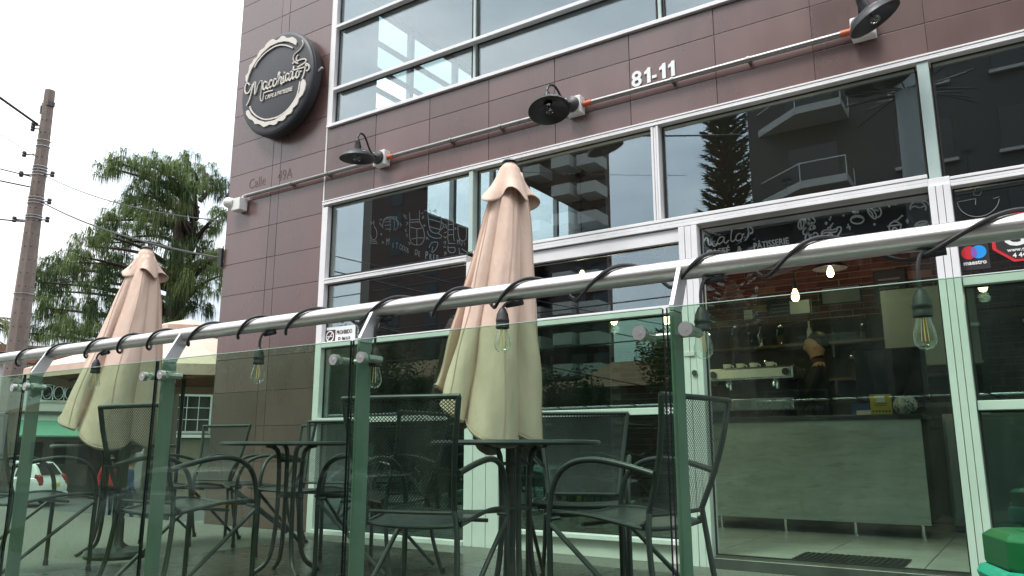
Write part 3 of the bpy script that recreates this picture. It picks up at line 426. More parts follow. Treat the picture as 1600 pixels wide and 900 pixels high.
# side face tiles of the corner (seen from other positions)
st_ = MB(); st_.box(XL - .012, XL - .001, .0, 1.92, 0, ZT); st_.build('corner_cladding', M['tile'], cafe)

# ---- window frames and panes.  frame(x0,x1,z0,z1) bars are white aluminium, each bar its own mesh
def bar(parent, name, x0, x1, z0, z1, y0=-.025, y1=.09, m='white'):
    b = MB(); b.box(x0, x1, y0, y1, z0, z1); return b.build(name, M[m], parent, bevel=.003)
def ribbed(parent, name, x0, x1, z0, z1, y0=-.03, horizontal=True):
    """white profile with two shallow grooves"""
    b = MB(); n = 3; d = .004
    if horizontal:
        h = (z1 - z0) / n
        for i in range(n): b.box(x0, x1, y0 + (d if i == 1 else 0), .09, z0 + i * h + .0015, z0 + (i + 1) * h - .0015)
    else:
        h = (x1 - x0) / n
        for i in range(n): b.box(x0 + i * h + .0015, x0 + (i + 1) * h - .0015, y0 + (d if i == 1 else 0), .09, z0, z1)
    return b.build(name, M['white'], parent, bevel=.002)
def pane(parent, x0, x1, z0, z1, y=.035, m='pane'):
    b = MB(); b.box(x0, x1, y, y + .008, z0, z1); o = b.build('pane', M[m], parent)
    s = MB(); t = .008
    for (a, c, e, f_) in ((x0, x1, z0, z0 + t), (x0, x1, z1 - t, z1), (x0, x0 + t, z0 + t, z1 - t), (x1 - t, x1, z0 + t, z1 - t)): s.box(a, c, y - .012, y - .001, e, f_)
    s.build('gasket', M['seal'], parent); return o

gw = empty_part('shop_window', cafe)
ribbed(gw, 'head_frame', -5.31, XR, 2.918, 2.962, y0=-.035)
ribbed(gw, 'transom', -5.235, -3.63, 2.165, 2.215); ribbed(gw, 'transom', -3.56, -.36, 2.16, 2.235, y0=-.032); ribbed(gw, 'transom', -.25, XR, 2.14, 2.20); bar(gw, 'transom_soffit', -1.72, -.364, 2.152, 2.159, y0=.091, y1=.21, m='white'); bar(gw, 'transom_joint', -.3595, -.2505, 2.156, 2.204, y0=-.03)
bar(gw, 'jamb', -5.31, -5.24, 0, 2.90)
bar(gw, 'mullion', -3.612, -3.572, 2.237, 2.917, m='tealw'); ribbed(gw, 'mullion', -2.025, -1.968, 2.237, 2.917, horizontal=False); bar(gw, 'mullion', -.350, -.290, 2.205, 2.917, m='tealw')
bar(gw, 'mullion', 1.35, 1.42, 2.205, 2.917)
for a, c in ((-5.235, -3.63), (-3.56, -2.035), (-1.96, -.36), (-.28, 1.345), (1.425, XR - .02)): pane(gw, a, c, 2.236 if a < -.3 else 2.202, 2.92)
# left bay
lw_ = empty_part('left_window', cafe)
bar(lw_, 'mullion', -3.63, -3.55, 0, 2.155); bar(lw_, 'transom', -5.238, -3.632, 1.585, 1.635); bar(lw_, 'transom', -5.238, -3.632, .92, .965)
bar(lw_, 'sill', -5.238, -3.632, .0, .035, y0=-.05)
for a, c in ((.036, .92), (.966, 1.584), (1.636, 2.164)): pane(lw_, -5.237, -3.633, a, c)
# middle bay with folding leaf
mb_ = empty_part('middle_window', cafe)
for x0, x1 in ((-3.545, -3.43), (-3.425, -3.315), (-3.31, -3.2)): bar(mb_, 'jamb_board', x0, x1, 0, 2.06)
bar(mb_, 'leaf_head', -3.545, -1.855, 2.065, 2.155, y0=-.012); bar(mb_, 'transom', -3.197, -1.855, 1.585, 1.64); bar(mb_, 'transom', -3.197, -1.855, .925, .97)
bar(mb_, 'sill', -3.197, -1.855, .115, .145, y0=-.05); bar(mb_, 'kick_panel', -3.197, -1.855, 0, .112, y0=-.01, m='pvc')
for a, c in ((.146, .925), (.971, 1.584), (1.641, 2.064)): pane(mb_, -3.197, -1.857, a, c)
# entrance
en = empty_part('entrance', cafe)
ribbed(en, 'door_post', -1.852, -1.722, 0, 2.155, y0=-.04, horizontal=False)
ribbed(en, 'door_post', -.362, -.25, 0, 2.155, y0=-.05, horizontal=False)
pane(en, -1.72, -.364, .07, 2.14, y=.03, m='doorpane'); bar(en, 'threshold', -1.72, -.364, 0, .062, y0=-.06, m='zinc')
lk = MB(); lk.cyl((-1.78, -.05, 1.18), (-1.78, -.038, 1.18), .018); lk.build('lock', M['chrome'], en, smooth=True)
lb = MB(); lb.box(-1.845, -1.775, -.046, -.04, 1.29, 1.315); lb.build('door_label', M['pvc'], en)
# right bay
rw = empty_part('right_window', cafe)
bar(rw, 'transom', -.247, XR, 1.575, 1.63); bar(rw, 'transom', -.247, XR, .905, .955); bar(rw, 'mullion', 1.35, 1.42, 0, 2.135); bar(rw, 'sill', -.247, XR, .0, .04, y0=-.05)
for a, c in ((.042, .904), (.956, 1.574), (1.631, 2.139)): pane(rw, -.246, 1.348, a, c); pane(rw, 1.422, XR - .02, a, c)
# upper storey window band
uw = empty_part('upper_window', cafe)
bar(uw, 'jamb', -5.30, -5.245, 3.725, 6.29); bar(uw, 'sill', -5.312, XR, 3.692, 3.722, y0=-.03)
for x in (-3.615, -1.955, -.3, 1.36): bar(uw, 'mullion', x + .01, x + .035, 3.725, 6.29, y0=.0, y1=.021, m='tealw')
for z in (4.045, 4.70, 5.35): bar(uw, 'transom', -5.233, XR, z, z + .030, y0=-.045, y1=.021)
xs = [-5.234, -3.616, -1.956, -.301, 1.359, XR]; zs = [3.723, 4.044, 4.70, 5.35, 6.29]
for i in range(5):
    for j in range(4): pane(uw, xs[i] + (.05 if i else 0) + .001, xs[i + 1] - .001, zs[j] + (.001 if j else 0), zs[j + 1] - .001, y=.022, m='upperpane')
# wiring conduit behind the pier: long white line between pier and bays
ln = MB(); ln.box(-5.332, -5.317, -.006, .004, 0, 5.9); ln.build('expansion_joint', M['pvc'], cafe)

# ---- interior of the ground floor
inf = MB(); inf.box(XL + .17, XR - .15, .093, YB, .0, .052); floor = inf.build('interior_floor', M['pgrout'], cafe)
it = MB(); it.box(-.297, .297, -.297, .297, 0, .008); f0 = None
for i in range(11):
    for j in range(5):
        p = (-3.9 + i * .6, .40 + j * .6, .052)
        if f0 is None: f0 = it.build('floor_tile', M['ifloor'], floor, loc=p)
        else: link_copy(f0, floor, p)
o = MB(); o.box(-4.2, XR - .2, 3.4, YB, .052, .06); o.build('rear_floor', M['ifloor'], floor)
# brick back wall, individual bricks in the part that shows
bwall = MB(); bwall.box(-4.6, 2.8, 4.42, 4.55, .06, 4.3); bwl = bwall.build('brick_wall', M['mortar'], cafe)
bk = MB(); bk.box(-.112, .112, -.018, 0, -.029, .029); k0 = None; cnt = 0
M['brick_l'] = mat('light_brick', (.27, .15, .075), .9, var=.25, rnd=.2, bump=.4)
for r_ in range(13):
    z = 1.98 + r_ * .071
    for c_ in range(23):
        x = -3.45 + c_ * .235 + (.117 if r_ % 2 else 0)
        if x > 1.75: continue
        pale_ = random.random() < .06
        if k0 is None: k0 = bk.build('brick', M['brick'], bwl, loc=(x, 4.419, z)); o = k0
        else: o = link_copy(k0, bwl, (x + random.uniform(-.004, .004), 4.419 + random.uniform(-.003, .004), z + random.uniform(-.002, .002)))
        if pale_:
            o.data = o.data.copy(); o.data.materials[0] = M['brick_l']
rest = MB()
for r_ in range(39):
    z = .15 + r_ * .071 if r_ < 26 else 2.903 + (r_ - 26) * .071
    if 1.95 < z < 2.87: continue
    for c_ in range(31):
        x = -4.45 + c_ * .235 + (.117 if r_ % 2 else 0)
        rest.box(x - .112, x + .112, 4.402, 4.42, z - .029, z + .029)
tag(rest.build('brickwork', M['brick'], bwl), kind='stuff')

# ================================================================== THINGS INSIDE THE CAFE
hb = thing('header_board', 'black chalkboard header with cafe lettering and coffee drawings above the counter', 'board', (-.3, .22, 1.90))
b = MB(); b.box(-1.50, -.02, 0, .03, .0, .30); b.build('board_panel', M['board'], hb)
o = strokes_mesh(BOARD_STROKES, 0, .0085).build('chalk_drawing', M['chalk'], hb); o.location = (.3, -.002, -1.90)
text('lettering', 'CAFFÉ', .062, M['chalk'], hb, (-1.455, -.004, .097), bold=.0008, sx=.96)
text('lettering', '&', .05, M['chalk'], hb, (-1.24, -.004, .100)); text('lettering', 'PÂTISSERIE', .060, M['chalk'], hb, (-1.131, -.004, .100), rot=(R(90), R(-1.5), 0), sx=.80, bold=.0008)
ct = thing('service_counter', 'long counter with grey weathered wood front on chrome legs', 'counter', (-1.55, 1.7, .06))
b = MB(); b.box(-.93, .84, 0, .02, .10, .86); b.build('front_panel', M['counterp'], ct)
b = MB(); b.box(-.94, .86, -.02, .62, .862, .90); b.build('counter_top', M['ctop'], ct, bevel=.004)
b = MB(); b.box(-.92, .83, .03, .6, .11, .85); b.build('cabinet', M['idark'], ct)
for x in (-.72, -.2, .32, .78):
    b = MB(); b.cyl((x, .04, 0), (x, .04, .10), .014, 10); b.lathe([(.0, 0), (.026, 0), (.026, .008), (.0, .01)], 12, Matrix.Translation((x, .04, 0))); b.build('leg', M['chrome'], ct, smooth=True)
dm = thing('doormat', 'black doormat on the cream floor inside the entrance', 'mat', (-1.0, .3, .061))
b = MB(); b.box(-.3, .3, -.17, .17, 0, .008); b.build('mat_body', M['rubber'], dm)
b = MB()
for i in range(18): b.box(-.285 + i * .033, -.27 + i * .033, -.155, .155, .008, .012)
b.build('rib', M['black'], dm)
# espresso machine
em = thing('espresso_machine', 'steel espresso machine on the left of the counter', 'coffee machine', (-2.0, 2.02, .96))
b = MB(); b.box(-.36, .36, -.2, .25, .06, .16); b.build('drip_tray', M['mach'], em, bevel=.006)
b = MB(); b.box(-.36, .36, .02, .25, .16, .32); b.build('body', M['black'], em, bevel=.01)
b = MB(); b.box(-.37, .37, -.18, .26, .32, .43); b.build('top_housing', M['mach'], em, bevel=.015)
b = MB(); b.box(-.34, .34, -.184, -.18, .34, .41); b.build('front_badge_strip', M['pvc'], em)
for x in (-.2, .2):
    b = MB(); b.lathe([(.035, .24), (.04, .30), (.03, .32)], 14, Matrix.Translation((x, -.1, 0)), True); b.build('group_head', M['chrome'], em, smooth=True)
    b = MB(); b.tube([(x, -.12, .255), (x + .02, -.25, .235)], [.012, .016], 8); b.build('portafilter', M['black'], em, smooth=True)
for x in (-.31, .31):
    b = MB(); b.cyl((x, -.2, .375), (x, -.175, .375), .03, 14); b.build('steam_knob', M['black'], em, smooth=True)
for x in (-.28, .28):
    b = MB(); b.box(x - .03, x + .03, -.1, .1, 0, .06); b.build('foot', M['black'], em)
for i, x in enumerate((-.22, -.1, .02, .16)):
    t_ = thing('coffee_cup', ('leftmost white cup', 'second white cup', 'third white cup', 'rightmost white cup')[i] + ' stacked on top of the espresso machine', 'cup', (-2.05 + x, 2.1, 1.39), group='cups on the coffee machine')
    b = MB(); b.lathe([(.0, 0), (.02, 0), (.034, .03), (.038, .058), (.034, .056), (.02, .006), (0, .005)], 14); b.build('bowl', M['pvc'], t_, smooth=True)
    b = MB(); b.tube(smoothpts([(.034, 0, .045), (.055, 0, .042), (.052, 0, .02), (.03, 0, .018)], 3), .005, 6); b.build('handle', M['pvc'], t_, smooth=True)
# till screen, card, patterned bowl
ts = thing('till_screen', 'black till monitor standing on the right half of the counter', 'monitor', (-.92, 2.0, .96))
b = MB(); b.box(-.26, .26, -.02, .02, .10, .53); b.build('display', M['screen'], ts, bevel=.006)
b = MB(); b.box(-.03, .03, -.01, .03, .01, .13); b.build('stand', M['black'], ts)
b = MB(); b.box(-.12, .12, -.08, .1, 0, .012); b.build('base', M['black'], ts)
yc = thing('payment_card_stand', 'yellow payment notice card with white panel on the counter', 'notice', (-.98, 1.78, .962), rz=.08)
b = MB(); b.box(-.075, .075, -.004, .004, 0, .155); b.build('card', M['yellow'], yc)
b = MB(); b.box(-.028, .028, -.008, -.005, .095, .145); b.build('white_panel', M['pvc'], yc)
b = MB()
for z in (.08, .068): b.box(-.045, .045, -.007, -.005, z, z + .004)
for i in range(6): b.cyl((-.058 + i * .023, -.007, .025), (-.058 + i * .023, -.005, .025), .007, 10)
b.build('printed_line', M['dprint'], yc)
b = MB(); b.add([(-.075, .004, 0), (.075, .004, 0), (.075, .09, 0), (-.075, .09, 0), (-.075, .004, .006), (.075, .004, .006), (.075, .09, .006), (-.075, .09, .006)], [(0, 3, 2, 1), (4, 5, 6, 7), (0, 1, 5, 4), (1, 2, 6, 5), (2, 3, 7, 6), (3, 0, 4, 7)]); b.build('easel_foot', M['pvc'], yc)
bw_ = thing('patterned_sugar_bowl', 'black and white patterned pot beside the yellow card', 'pot', (-.82, 1.85, .962))
M['pattern'] = mat('white_lace_pattern', (.5, .5, .48), .5, dirt=((.02, .02, .02), 30, .5))
b = MB(); b.lathe([(0, 0), (.05, 0), (.085, .05), (.085, .09), (.06, .13), (.055, .13), (.075, .085), (.0, .02)], 20); b.build('bowl', M['pattern'], bw_, smooth=True)
b = MB(); b.tube(smoothpts([(.08, 0, .1), (.12, 0, .105), (.125, 0, .06), (.085, 0, .045)], 4), .007, 8); b.build('handle', M['black'], bw_, smooth=True)
b = MB(); b.lathe([(.0, .16), (.012, .155), (.012, .14), (.058, .132), (.0, .13)], 16); b.build('lid', M['black'], bw_, smooth=True)
# back counter and wall shelves with jars
bc = thing('back_counter', 'dark back counter running below the shelves', 'counter', (-1.4, 3.9, .06))
b = MB(); b.box(-1.9, 1.6, 0, .45, 0, .84); b.build('cabinet', M['idark'], bc); b = MB(); b.box(-1.92, 1.62, -.03, .47, .842, .88); b.build('counter_top', M['ctop'], bc); b = MB(); b.box(-1.9, 1.05, .462, .478, .885, 2.06); b.build('back_panel', M['idark'], bc)
for i, z in enumerate((1.42, 1.82)):
    s = thing('wall_shelf', ('lower', 'upper')[i] + ' wooden shelf on the brick wall holding jars', 'shelf', (-1.55, 4.22, z), group='shelves behind the counter')
    b = MB(); b.box(-1.55, 1.1, -.14, .18, 0, .03); b.build('board', M['wood'], s)
    for x in (-1.3, -.2, .9):
        b = MB(); b.box(x - .015, x + .015, -.1, .18, -.14, -.002); b.build('bracket', M['black'], s)
rj = random.Random(5)
def jar(loc, h, r, kind, label):
    t_ = thing('storage_jar', label, 'jar', loc, group='jars on the shelves')
    if kind == 0:
        b = MB(); b.lathe([(0, 0), (r, 0), (r, h * .8), (r * .7, h * .9), (r * .7, h)], 14); b.build('glass_body', M['jarglass'], t_, smooth=True)
        b = MB(); b.lathe([(0, .01), (r * .9, .01), (r * .9, h * .55), (0, h * .56)], 12); b.build('contents', M['wood'], t_, smooth=True)
        b = MB(); b.lathe([(r * .72, h), (r * .78, h + .005), (r * .78, h + .03), (0, h + .035)], 14); b.build('lid', M['chrome'], t_, smooth=True)
    else:
        b = MB(); b.lathe([(0, 0), (r * .8, 0), (r * .8, h * .55), (r * .3, h * .75), (r * .28, h), (0, h)], 14); b.build('bottle_body', (M['mach'], M['pvc'], M['jarglass'])[kind - 1], t_, smooth=True)
        b = MB(); b.lathe([(r * .32, h + .001), (r * .32, h + .03), (0, h + .03)], 10); b.build('cap', M['black'], t_, smooth=True)
ORD = ('first', 'second', 'third', 'fourth', 'fifth', 'sixth', 'seventh', 'eighth', 'ninth')
for j in range(9):
    jar((-2.85 + j * .28 + rj.uniform(-.03, .03), 4.2, 1.85), rj.uniform(.15, .27), rj.uniform(.035, .055), (0, 1, 0, 2, 3, 0, 1, 0, 0)[j], ORD[j] + ' vessel from the left on the upper shelf')
for j in range(8):
    jar((-2.85 + j * .31 + rj.uniform(-.03, .03), 4.2, 1.45), rj.uniform(.12, .22), rj.uniform(.035, .06), (0, 0, 2, 0, 0, 1, 0, 3)[j], ORD[j] + ' vessel from the left on the lower shelf')
# small framed pictures on the bricks
def frame_pic(loc, wv, h, label, m, lines=0):
    t_ = thing('wall_sign', label, 'sign', loc)
    b = MB(); b.box(-wv / 2, wv / 2, -.015, 0, 0, h); b.build('panel', M[m], t_)
    b = MB()
    for (a, c, e, f_) in ((-wv / 2, wv / 2, 0, .012), (-wv / 2, wv / 2, h - .012, h), (-wv / 2, -wv / 2 + .012, .012, h - .012), (wv / 2 - .012, wv / 2, .012, h - .012)): b.box(a, c, -.022, -.016, e, f_)
    b.build('border', M['black'], t_)
    if lines:
        b = MB()
        for i in range(lines): b.box(-wv * .36, wv * random.uniform(.2, .36), -.018, -.016, h * (.15 + .7 * i / lines), h * (.15 + .7 * i / lines) + h * .05)
        b.build('printed_line', M['chalkd'], t_)
frame_pic((-1.67, 4.38, 2.3), .42, .2, 'white arched sign with chequered edge on the brick wall', 'iwall', 0)
frame_pic((-2.32, 4.38, 2.24), .34, .18, 'dark slate menu plaque on the brick wall', 'idark', 3)
frame_pic((-1.16, 4.38, 2.2), .32, .42, 'dark menu poster with pale writing on the brick wall', 'signd', 6)
frame_pic((-2.72, 4.38, 2.2), .13, .14, 'small white notice at the left of the brick wall', 'pvc', 2)
frame_pic((-1.85, 3.2, 2.02), .22, .16, 'small white card with a green cup hanging over the counter', 'iwall', 0)
b = MB(); b.box(-.07, .05, -.017, -.016, .04, .11); 
bb = thing('blue_box', 'blue carton on the back counter', 'box', (-1.42, 4.05, .941)); b = MB(); b.box(-.17, .17, -.1, .1, 0, .22); b.build('carton', M['blueshirt'], bb, bevel=.004); b = MB(); b.box(-.12, .12, -.104, -.101, .06, .15); b.build('printed_label', M['pvc'], bb)
wb = thing('grey_wall_panel', 'pale grey panel on the wall right of the counter', 'panel', (-.84, 3.3, 1.48)); b = MB(); b.box(-.28, .50, 0, .05, 0, .72); b.build('board', M['iwall'], wb); b = MB(); b.box(-.29, .51, -.01, .06, -.02, -.001); b.build('edge_trim', M['zinc'], wb)
fr = thing('fridge', 'pale grey low fridge cabinet right of the counter', 'fridge', (-.28, 2.4, .06)); b = MB(); b.box(-.35, .35, 0, .6, .05, .92); b.build('cabinet', M['iwall'], fr, bevel=.01); b = MB(); b.box(-.33, .33, -.025, -.002, .1, .88); b.build('door', M['iwall'], fr, bevel=.006); b = MB(); b.box(-.34, .34, .02, .58, 0, .05); b.build('plinth', M['black'], fr)

# pendant bulbs
def pendant(loc, zc, label, shade=False):
    t_ = thing('pendant_lamp', label, 'lamp', loc, group='lit pendant bulbs inside the cafe')
    b = MB(); b.tube([(0, 0, .1), (0, 0, zc - loc[2])], .004, 6); b.build('cord', M['cable'], t_)
    b = MB(); b.lathe([(.0, .115), (.018, .11), (.022, .05), (.02, .045)], 12); b.build('socket', M['black'], t_, smooth=True)
    b = MB(); b.lathe([(.012, .045), (.03, .0), (.034, -.03), (.022, -.055), (.0, -.062)], 14); b.build('bulb', M['lit'], t_, smooth=True)
    b = MB(); b.lathe([(0, zc - loc[2]), (.04, zc - loc[2]), (.04, zc - loc[2] - .02), (0, zc - loc[2] - .025)], 14); b.build('ceiling_rose', M['black'], t_, smooth=True)
    pd = bpy.data.lights.new('bulb_light', 'POINT'); pd.energy = 3.5; pd.color = (1, .75, .5); pd.shadow_soft_size = .04
    po = bpy.data.objects.new('bulb_light', pd); COL.objects.link(po); po.parent = t_; po.location = (0, 0, -.10)
    if shade:
        b = MB(); b.lathe([(.02, .11), (.12, .06), (.16, .02), (.155, .02), (.115, .055), (.018, .105)], 18); b.build('shade', M['black'], t_, smooth=True)
pendant((-4.05, .62, 1.95), 6.38, 'lit pendant bulb behind the left window')
pendant((-2.98, .70, 2.10), 2.975, 'lit pendant bulb behind the top of the middle window')
pendant((-3.02, 1.35, 1.84), 2.975, 'lower lit pendant bulb behind the middle window')
pendant((-2.52, 1.35, 1.80), 2.975, 'lit pendant bulb just left of the door post')
pendant((-1.56, 1.80, 1.97), 2.975, 'lit pendant bulb over the counter with a black socket')
pendant((-1.47, 2.85, 2.36), 2.975, 'lit pendant bulb under a black shade near the brick wall', True)
pendant((-.22, 1.9, 1.92), 2.975, 'lit pendant bulb behind the right hand window')

# ---- a person builder: skin surface grown over a posed skeleton, one continuous mesh
def person(label, loc, rz, joints, edges, mats, hair=True, scale=1.0, cut=(.92, 1.42)):
    t_ = thing('person', label, 'person', loc, rz)
    me = bpy.data.meshes.new('body_cage'); keys = list(joints); idx = {k: i for i, k in enumerate(keys)}
    me.from_pydata([joints[k][:3] for k in keys], [(idx[a], idx[c]) for a, c in edges], []); me.update()
    o = bpy.data.objects.new('body_cage', me); COL.objects.link(o)
    sk = o.modifiers.new('skin', 'SKIN'); sk.use_smooth_shade = True
    for i, k in enumerate(keys):
        r_ = joints[k][3]; me.skin_vertices[0].data[i].radius = r_ if isinstance(r_, tuple) else (r_, r_)
        me.skin_vertices[0].data[i].use_root = (k == 'pelvis')
    ss = o.modifiers.new('sub', 'SUBSURF'); ss.levels = 2; ss.render_levels = 2
    dg = bpy.context.evaluated_depsgraph_get(); dg.update()
    bm_ = bpy.data.meshes.new_from_object(o.evaluated_get(dg)); bm_.name = 'body'
    bpy.data.objects.remove(o)
    bm_.materials.clear()
    for m_ in mats: bm_.materials.append(M[m_])
    for p in bm_.polygons:
        c = p.center
        if c.z > cut[1]: p.material_index = 0
        elif c.z > cut[0]: p.material_index = 1
        else: p.material_index = 2
        if c.z > cut[0] - .35 and cut[1] > c.z and Vector((c.x, c.y, 0)).length > .30: p.material_index = 0
        p.use_smooth = True
    bo = bpy.data.objects.new('body', bm_); COL.objects.link(bo); bo.parent = t_
    if hair:
        hx, hy, hz = joints['head'][:3]; b = MB()
        b.ball((hx, hy + .030, hz + .040), .105, 16, 10, (.84, .96, .98)); b.build('hair', M['hair'], t_, smooth=True)
        b = MB(); b.ball((hx, hy - .090, hz - .015), .018, 8, 6, (.8, 1, 1.4)); b.build('nose', M['skin'], t_, smooth=True)
        b = MB()
        for sx in (-.034, .034): b.ball((hx + sx, hy - .080, hz + .012), .011, 8, 6)
        b.build('eye', M['hair'], t_, smooth=True)
        b = MB()
        for sx in (-.078, .078): b.ball((hx + sx, hy - .005, hz - .01), .024, 8, 6, (.4, .8, 1.2))
        b.build('ear', M['skin'], t_, smooth=True)
    t_.scale = (scale,) * 3
    return t_
def body(arms, legs=((.10, 0), (-.10, 0))):
    j = {'pelvis': (0, 0, .95, (.15, .11)), 'waist': (0, 0, 1.10, (.14, .10)), 'chest': (0, 0, 1.32, (.17, .115)), 'neckb': (0, 0, 1.46, (.07, .065)), 'neck': (0, -.01, 1.53, .060), 'head': (0, -.02, 1.63, (.105, .125)), 'crown': (0, -.015, 1.73, (.085, .095))}
    e = [('pelvis', 'waist'), ('waist', 'chest'), ('chest', 'neckb'), ('neckb', 'neck'), ('neck', 'head'), ('head', 'crown')]
    for s, nm in ((1, 'l'), (-1, 'r')):
        el_, wr = arms[nm]
        j['sh' + nm] = (s * .18, 0, 1.41, .062); j['el' + nm] = (*el_, .045); j['wr' + nm] = (*wr, .032)
        d = (Vector(wr) - Vector(el_)).normalized(); h = Vector(wr) + d * .06; j['hd' + nm] = (*h, (.040, .026))
        e += [('chest', 'sh' + nm), ('sh' + nm, 'el' + nm), ('el' + nm, 'wr' + nm), ('wr' + nm, 'hd' + nm)]
        side = d.cross(Vector((0, 0, 1))); side = side.normalized() if side.length > .01 else Vector((1, 0, 0))
        for q in range(4):
            f1 = h + d * (.055 + .008 * (1 if q in (1, 2) else 0)) + side * (.026 * (q - 1.5) * .75); f2 = f1 + d * .035 - Vector((0, 0, .012))
            j['f%d%s' % (q, nm)] = (*f1, .0095); j['g%d%s' % (q, nm)] = (*f2, .008); e += [('hd' + nm, 'f%d%s' % (q, nm)), ('f%d%s' % (q, nm), 'g%d%s' % (q, nm))]
        th = Vector(wr) + d * .035 + side * .05 * -s; j['th' + nm] = (*th, .011); e.append(('wr' + nm, 'th' + nm))
        lx, ly = legs[0 if s > 0 else 1]
        j['hp' + nm] = (s * .09, 0, .90, .095); j['kn' + nm] = (s * .10, -.01 + ly * .5, .50, .066); j['an' + nm] = (s * .10, .02 + ly, .09, .045); j['to' + nm] = (s * .11, -.13 + ly, .035, (.045, .032))
        e += [('pelvis', 'hp' + nm), ('hp' + nm, 'kn' + nm), ('kn' + nm, 'an' + nm), ('an' + nm, 'to' + nm)]
    return j, e
j, e = body({'l': ((.24, -.12, 1.16), (.14, -.36, 1.10)), 'r': ((-.24, -.10, 1.15), (-.12, -.34, 1.08))})
person('person in a black shirt working behind the counter, facing left', (-1.62, 2.75, .06), R(-80), j, e, ('skin', 'shirt', 'shirt'), scale=.97)
j, e = body({'l': ((.26, -.18, 1.24), (.10, -.36, 1.50)), 'r': ((-.26, -.18, 1.24), (-.10, -.36, 1.50))})
person('person in dark clothes on the pavement holding a phone up', (.12, -5.95, -.86), R(180), j, e, ('skin', 'shirt', 'jeans'))
j, e = body({'l': ((.26, .02, 1.14), (.24, -.10, .92)), 'r': ((-.26, .02, 1.14), (-.25, -.06, .90))}, ((0, .12), (0, -.14)))
person('person in a red top standing on the far side street', (-22.0, 7.7, -1.25), R(60), j, e, ('skin', 'redshirt', 'jeans'))
person('person in a blue jacket beside the far side street', (-19.6, 6.9, -1.25), R(150), j, e, ('skin', 'blueshirt', 'jeans'))

# ================================================================== THINGS ON THE FACADE
# round sign
sg = thing('round_sign', 'round charcoal cafe sign with cream script lettering on the brown pier', 'sign', (-5.93, -.16, 4.27))
RX = Matrix.Rotation(R(90), 4, 'X')
b = MB(); b.lathe([(0, .0), (.50, .0), (.515, -.004), (.53, -.012), (.535, -.03), (.535, -.11), (.0, -.11)], 72, RX); b.build('disc', M['signd'], sg, smooth=True, fixn=True)
b = MB(); b.lathe([(.41, .001), (.405, .004), (.40, .001), (.395, -.002)], 72, RX)
b = MB(); b.lathe([(.536, -.034), (.542, -.036), (.542, -.104), (.536, -.106)], 72, RX); b.build('rim', M['signr'], sg, smooth=True)
for a in (60, 180, 300):
    b = MB(); b.cyl((.4 * math.cos(R(a)), .11, .4 * math.sin(R(a))), (.4 * math.cos(R(a)), .158, .4 * math.sin(R(a))), .015, 10); b.build('wall_spacer', M['chrome'], sg, smooth=True)
strokes_mesh([(q_[0] * .8, q_[1]) for q_ in SIGN_STROKES], -.002, .014, .012, 3).build('script_lettering', M['cream'], sg)
b = MB(); b.prism(SIGN_UP, -.014, -.002); b.build('scalloped_ornament', M['cream'], sg, fixn=True)
b = MB(); b.prism(SIGN_LOW, -.014, -.002); b.build('scalloped_ornament', M['cream'], sg, fixn=True)
text('lettering', 'CAFFE & PATISSERIE', .062, M['cream'], sg, (-.135, -.004, -.146), rot=(R(90), R(1.5), 0), ext=.004, sx=.74, bold=.0005)
b = MB(); b.cyl((.545, .06, .0), (.60, .06, .02), .012, 10); b.build('cable_gland', M['chrome'], sg, smooth=True)
# ghost of removed street lettering
gl_ = thing('street_name_ghost', 'faint glue marks of removed street lettering above the conduit', 'lettering', (-6.5, -.0035, 3.30))
M['ghost'] = mat('glue_marks', (.125, .083, .078), .8, var=.4, vscale=30)
rr = random.Random(11)
tmpx = 0
for wd, x0 in (('Calle', .06), ('49A', .50)):
    text('lettering', wd, .15, M['ghost'], gl_, (x0, 0, .0), ext=.0008, sx=.86)
# house number
hn = thing('house_number', 'white raised house number 81-11 on the brown fascia', 'number', (-2.165, -.006, 3.262))
for ch, x in (('8', 0), ('1', .098), ('-', .158), ('1', .213), ('1', .280)):
    if ch == '1':
        q = MB(); q.prism([(p_[0] * 1.12 + x, p_[1] * 1.12) for p_ in ((.022, 0), (.046, 0), (.046, .105), (.027, .105), (.020, .092), (.004, .082), (.004, .062), (.022, .070))], -.006, .004); q.build('digit', M['wprint'], hn, fixn=True); continue
    text('digit', ch, .165, M['wprint'], hn, (x, 0, 0), ext=.005, bold=.0035, sx=.72 if ch == '-' else 1)
# conduit
cd = thing('conduit_pipe', 'grey metal conduit running along the fascia between the lamps', 'pipe', (-6.5, -.045, 3.215))
def pz(x): return .0
segs = ((-6.44, -4.64), (-4.49, -2.69), (-2.54, -.68), (-.53, 2.9))
for i, (a, c) in enumerate(segs[:3]):
    b = MB(); b.tube([(a + 6.5, 0, -.0), (c + 6.5, 0, 0)], .0185, 14); b.build('pipe', M['zinc'], cd, smooth=True)
    for x in ((a + .7), (a + c) / 2 + .3):
        q = MB(); q.tube([(x + 6.49, 0, 0), (x + 6.51, 0, 0)], .022, 14); q.box(x + 6.493, x + 6.507, .0, .043, -.022, .022); q.build('clip', M['zinc'], cd)
for x in (-4.49, -2.54, -.74):
    b = MB(); b.tube([(x + 6.5 + .002, 0, 0), (x + 6.5 + .07, 0, 0)], .0215, 14); b.build('coupling', M['orange'], cd, smooth=True)
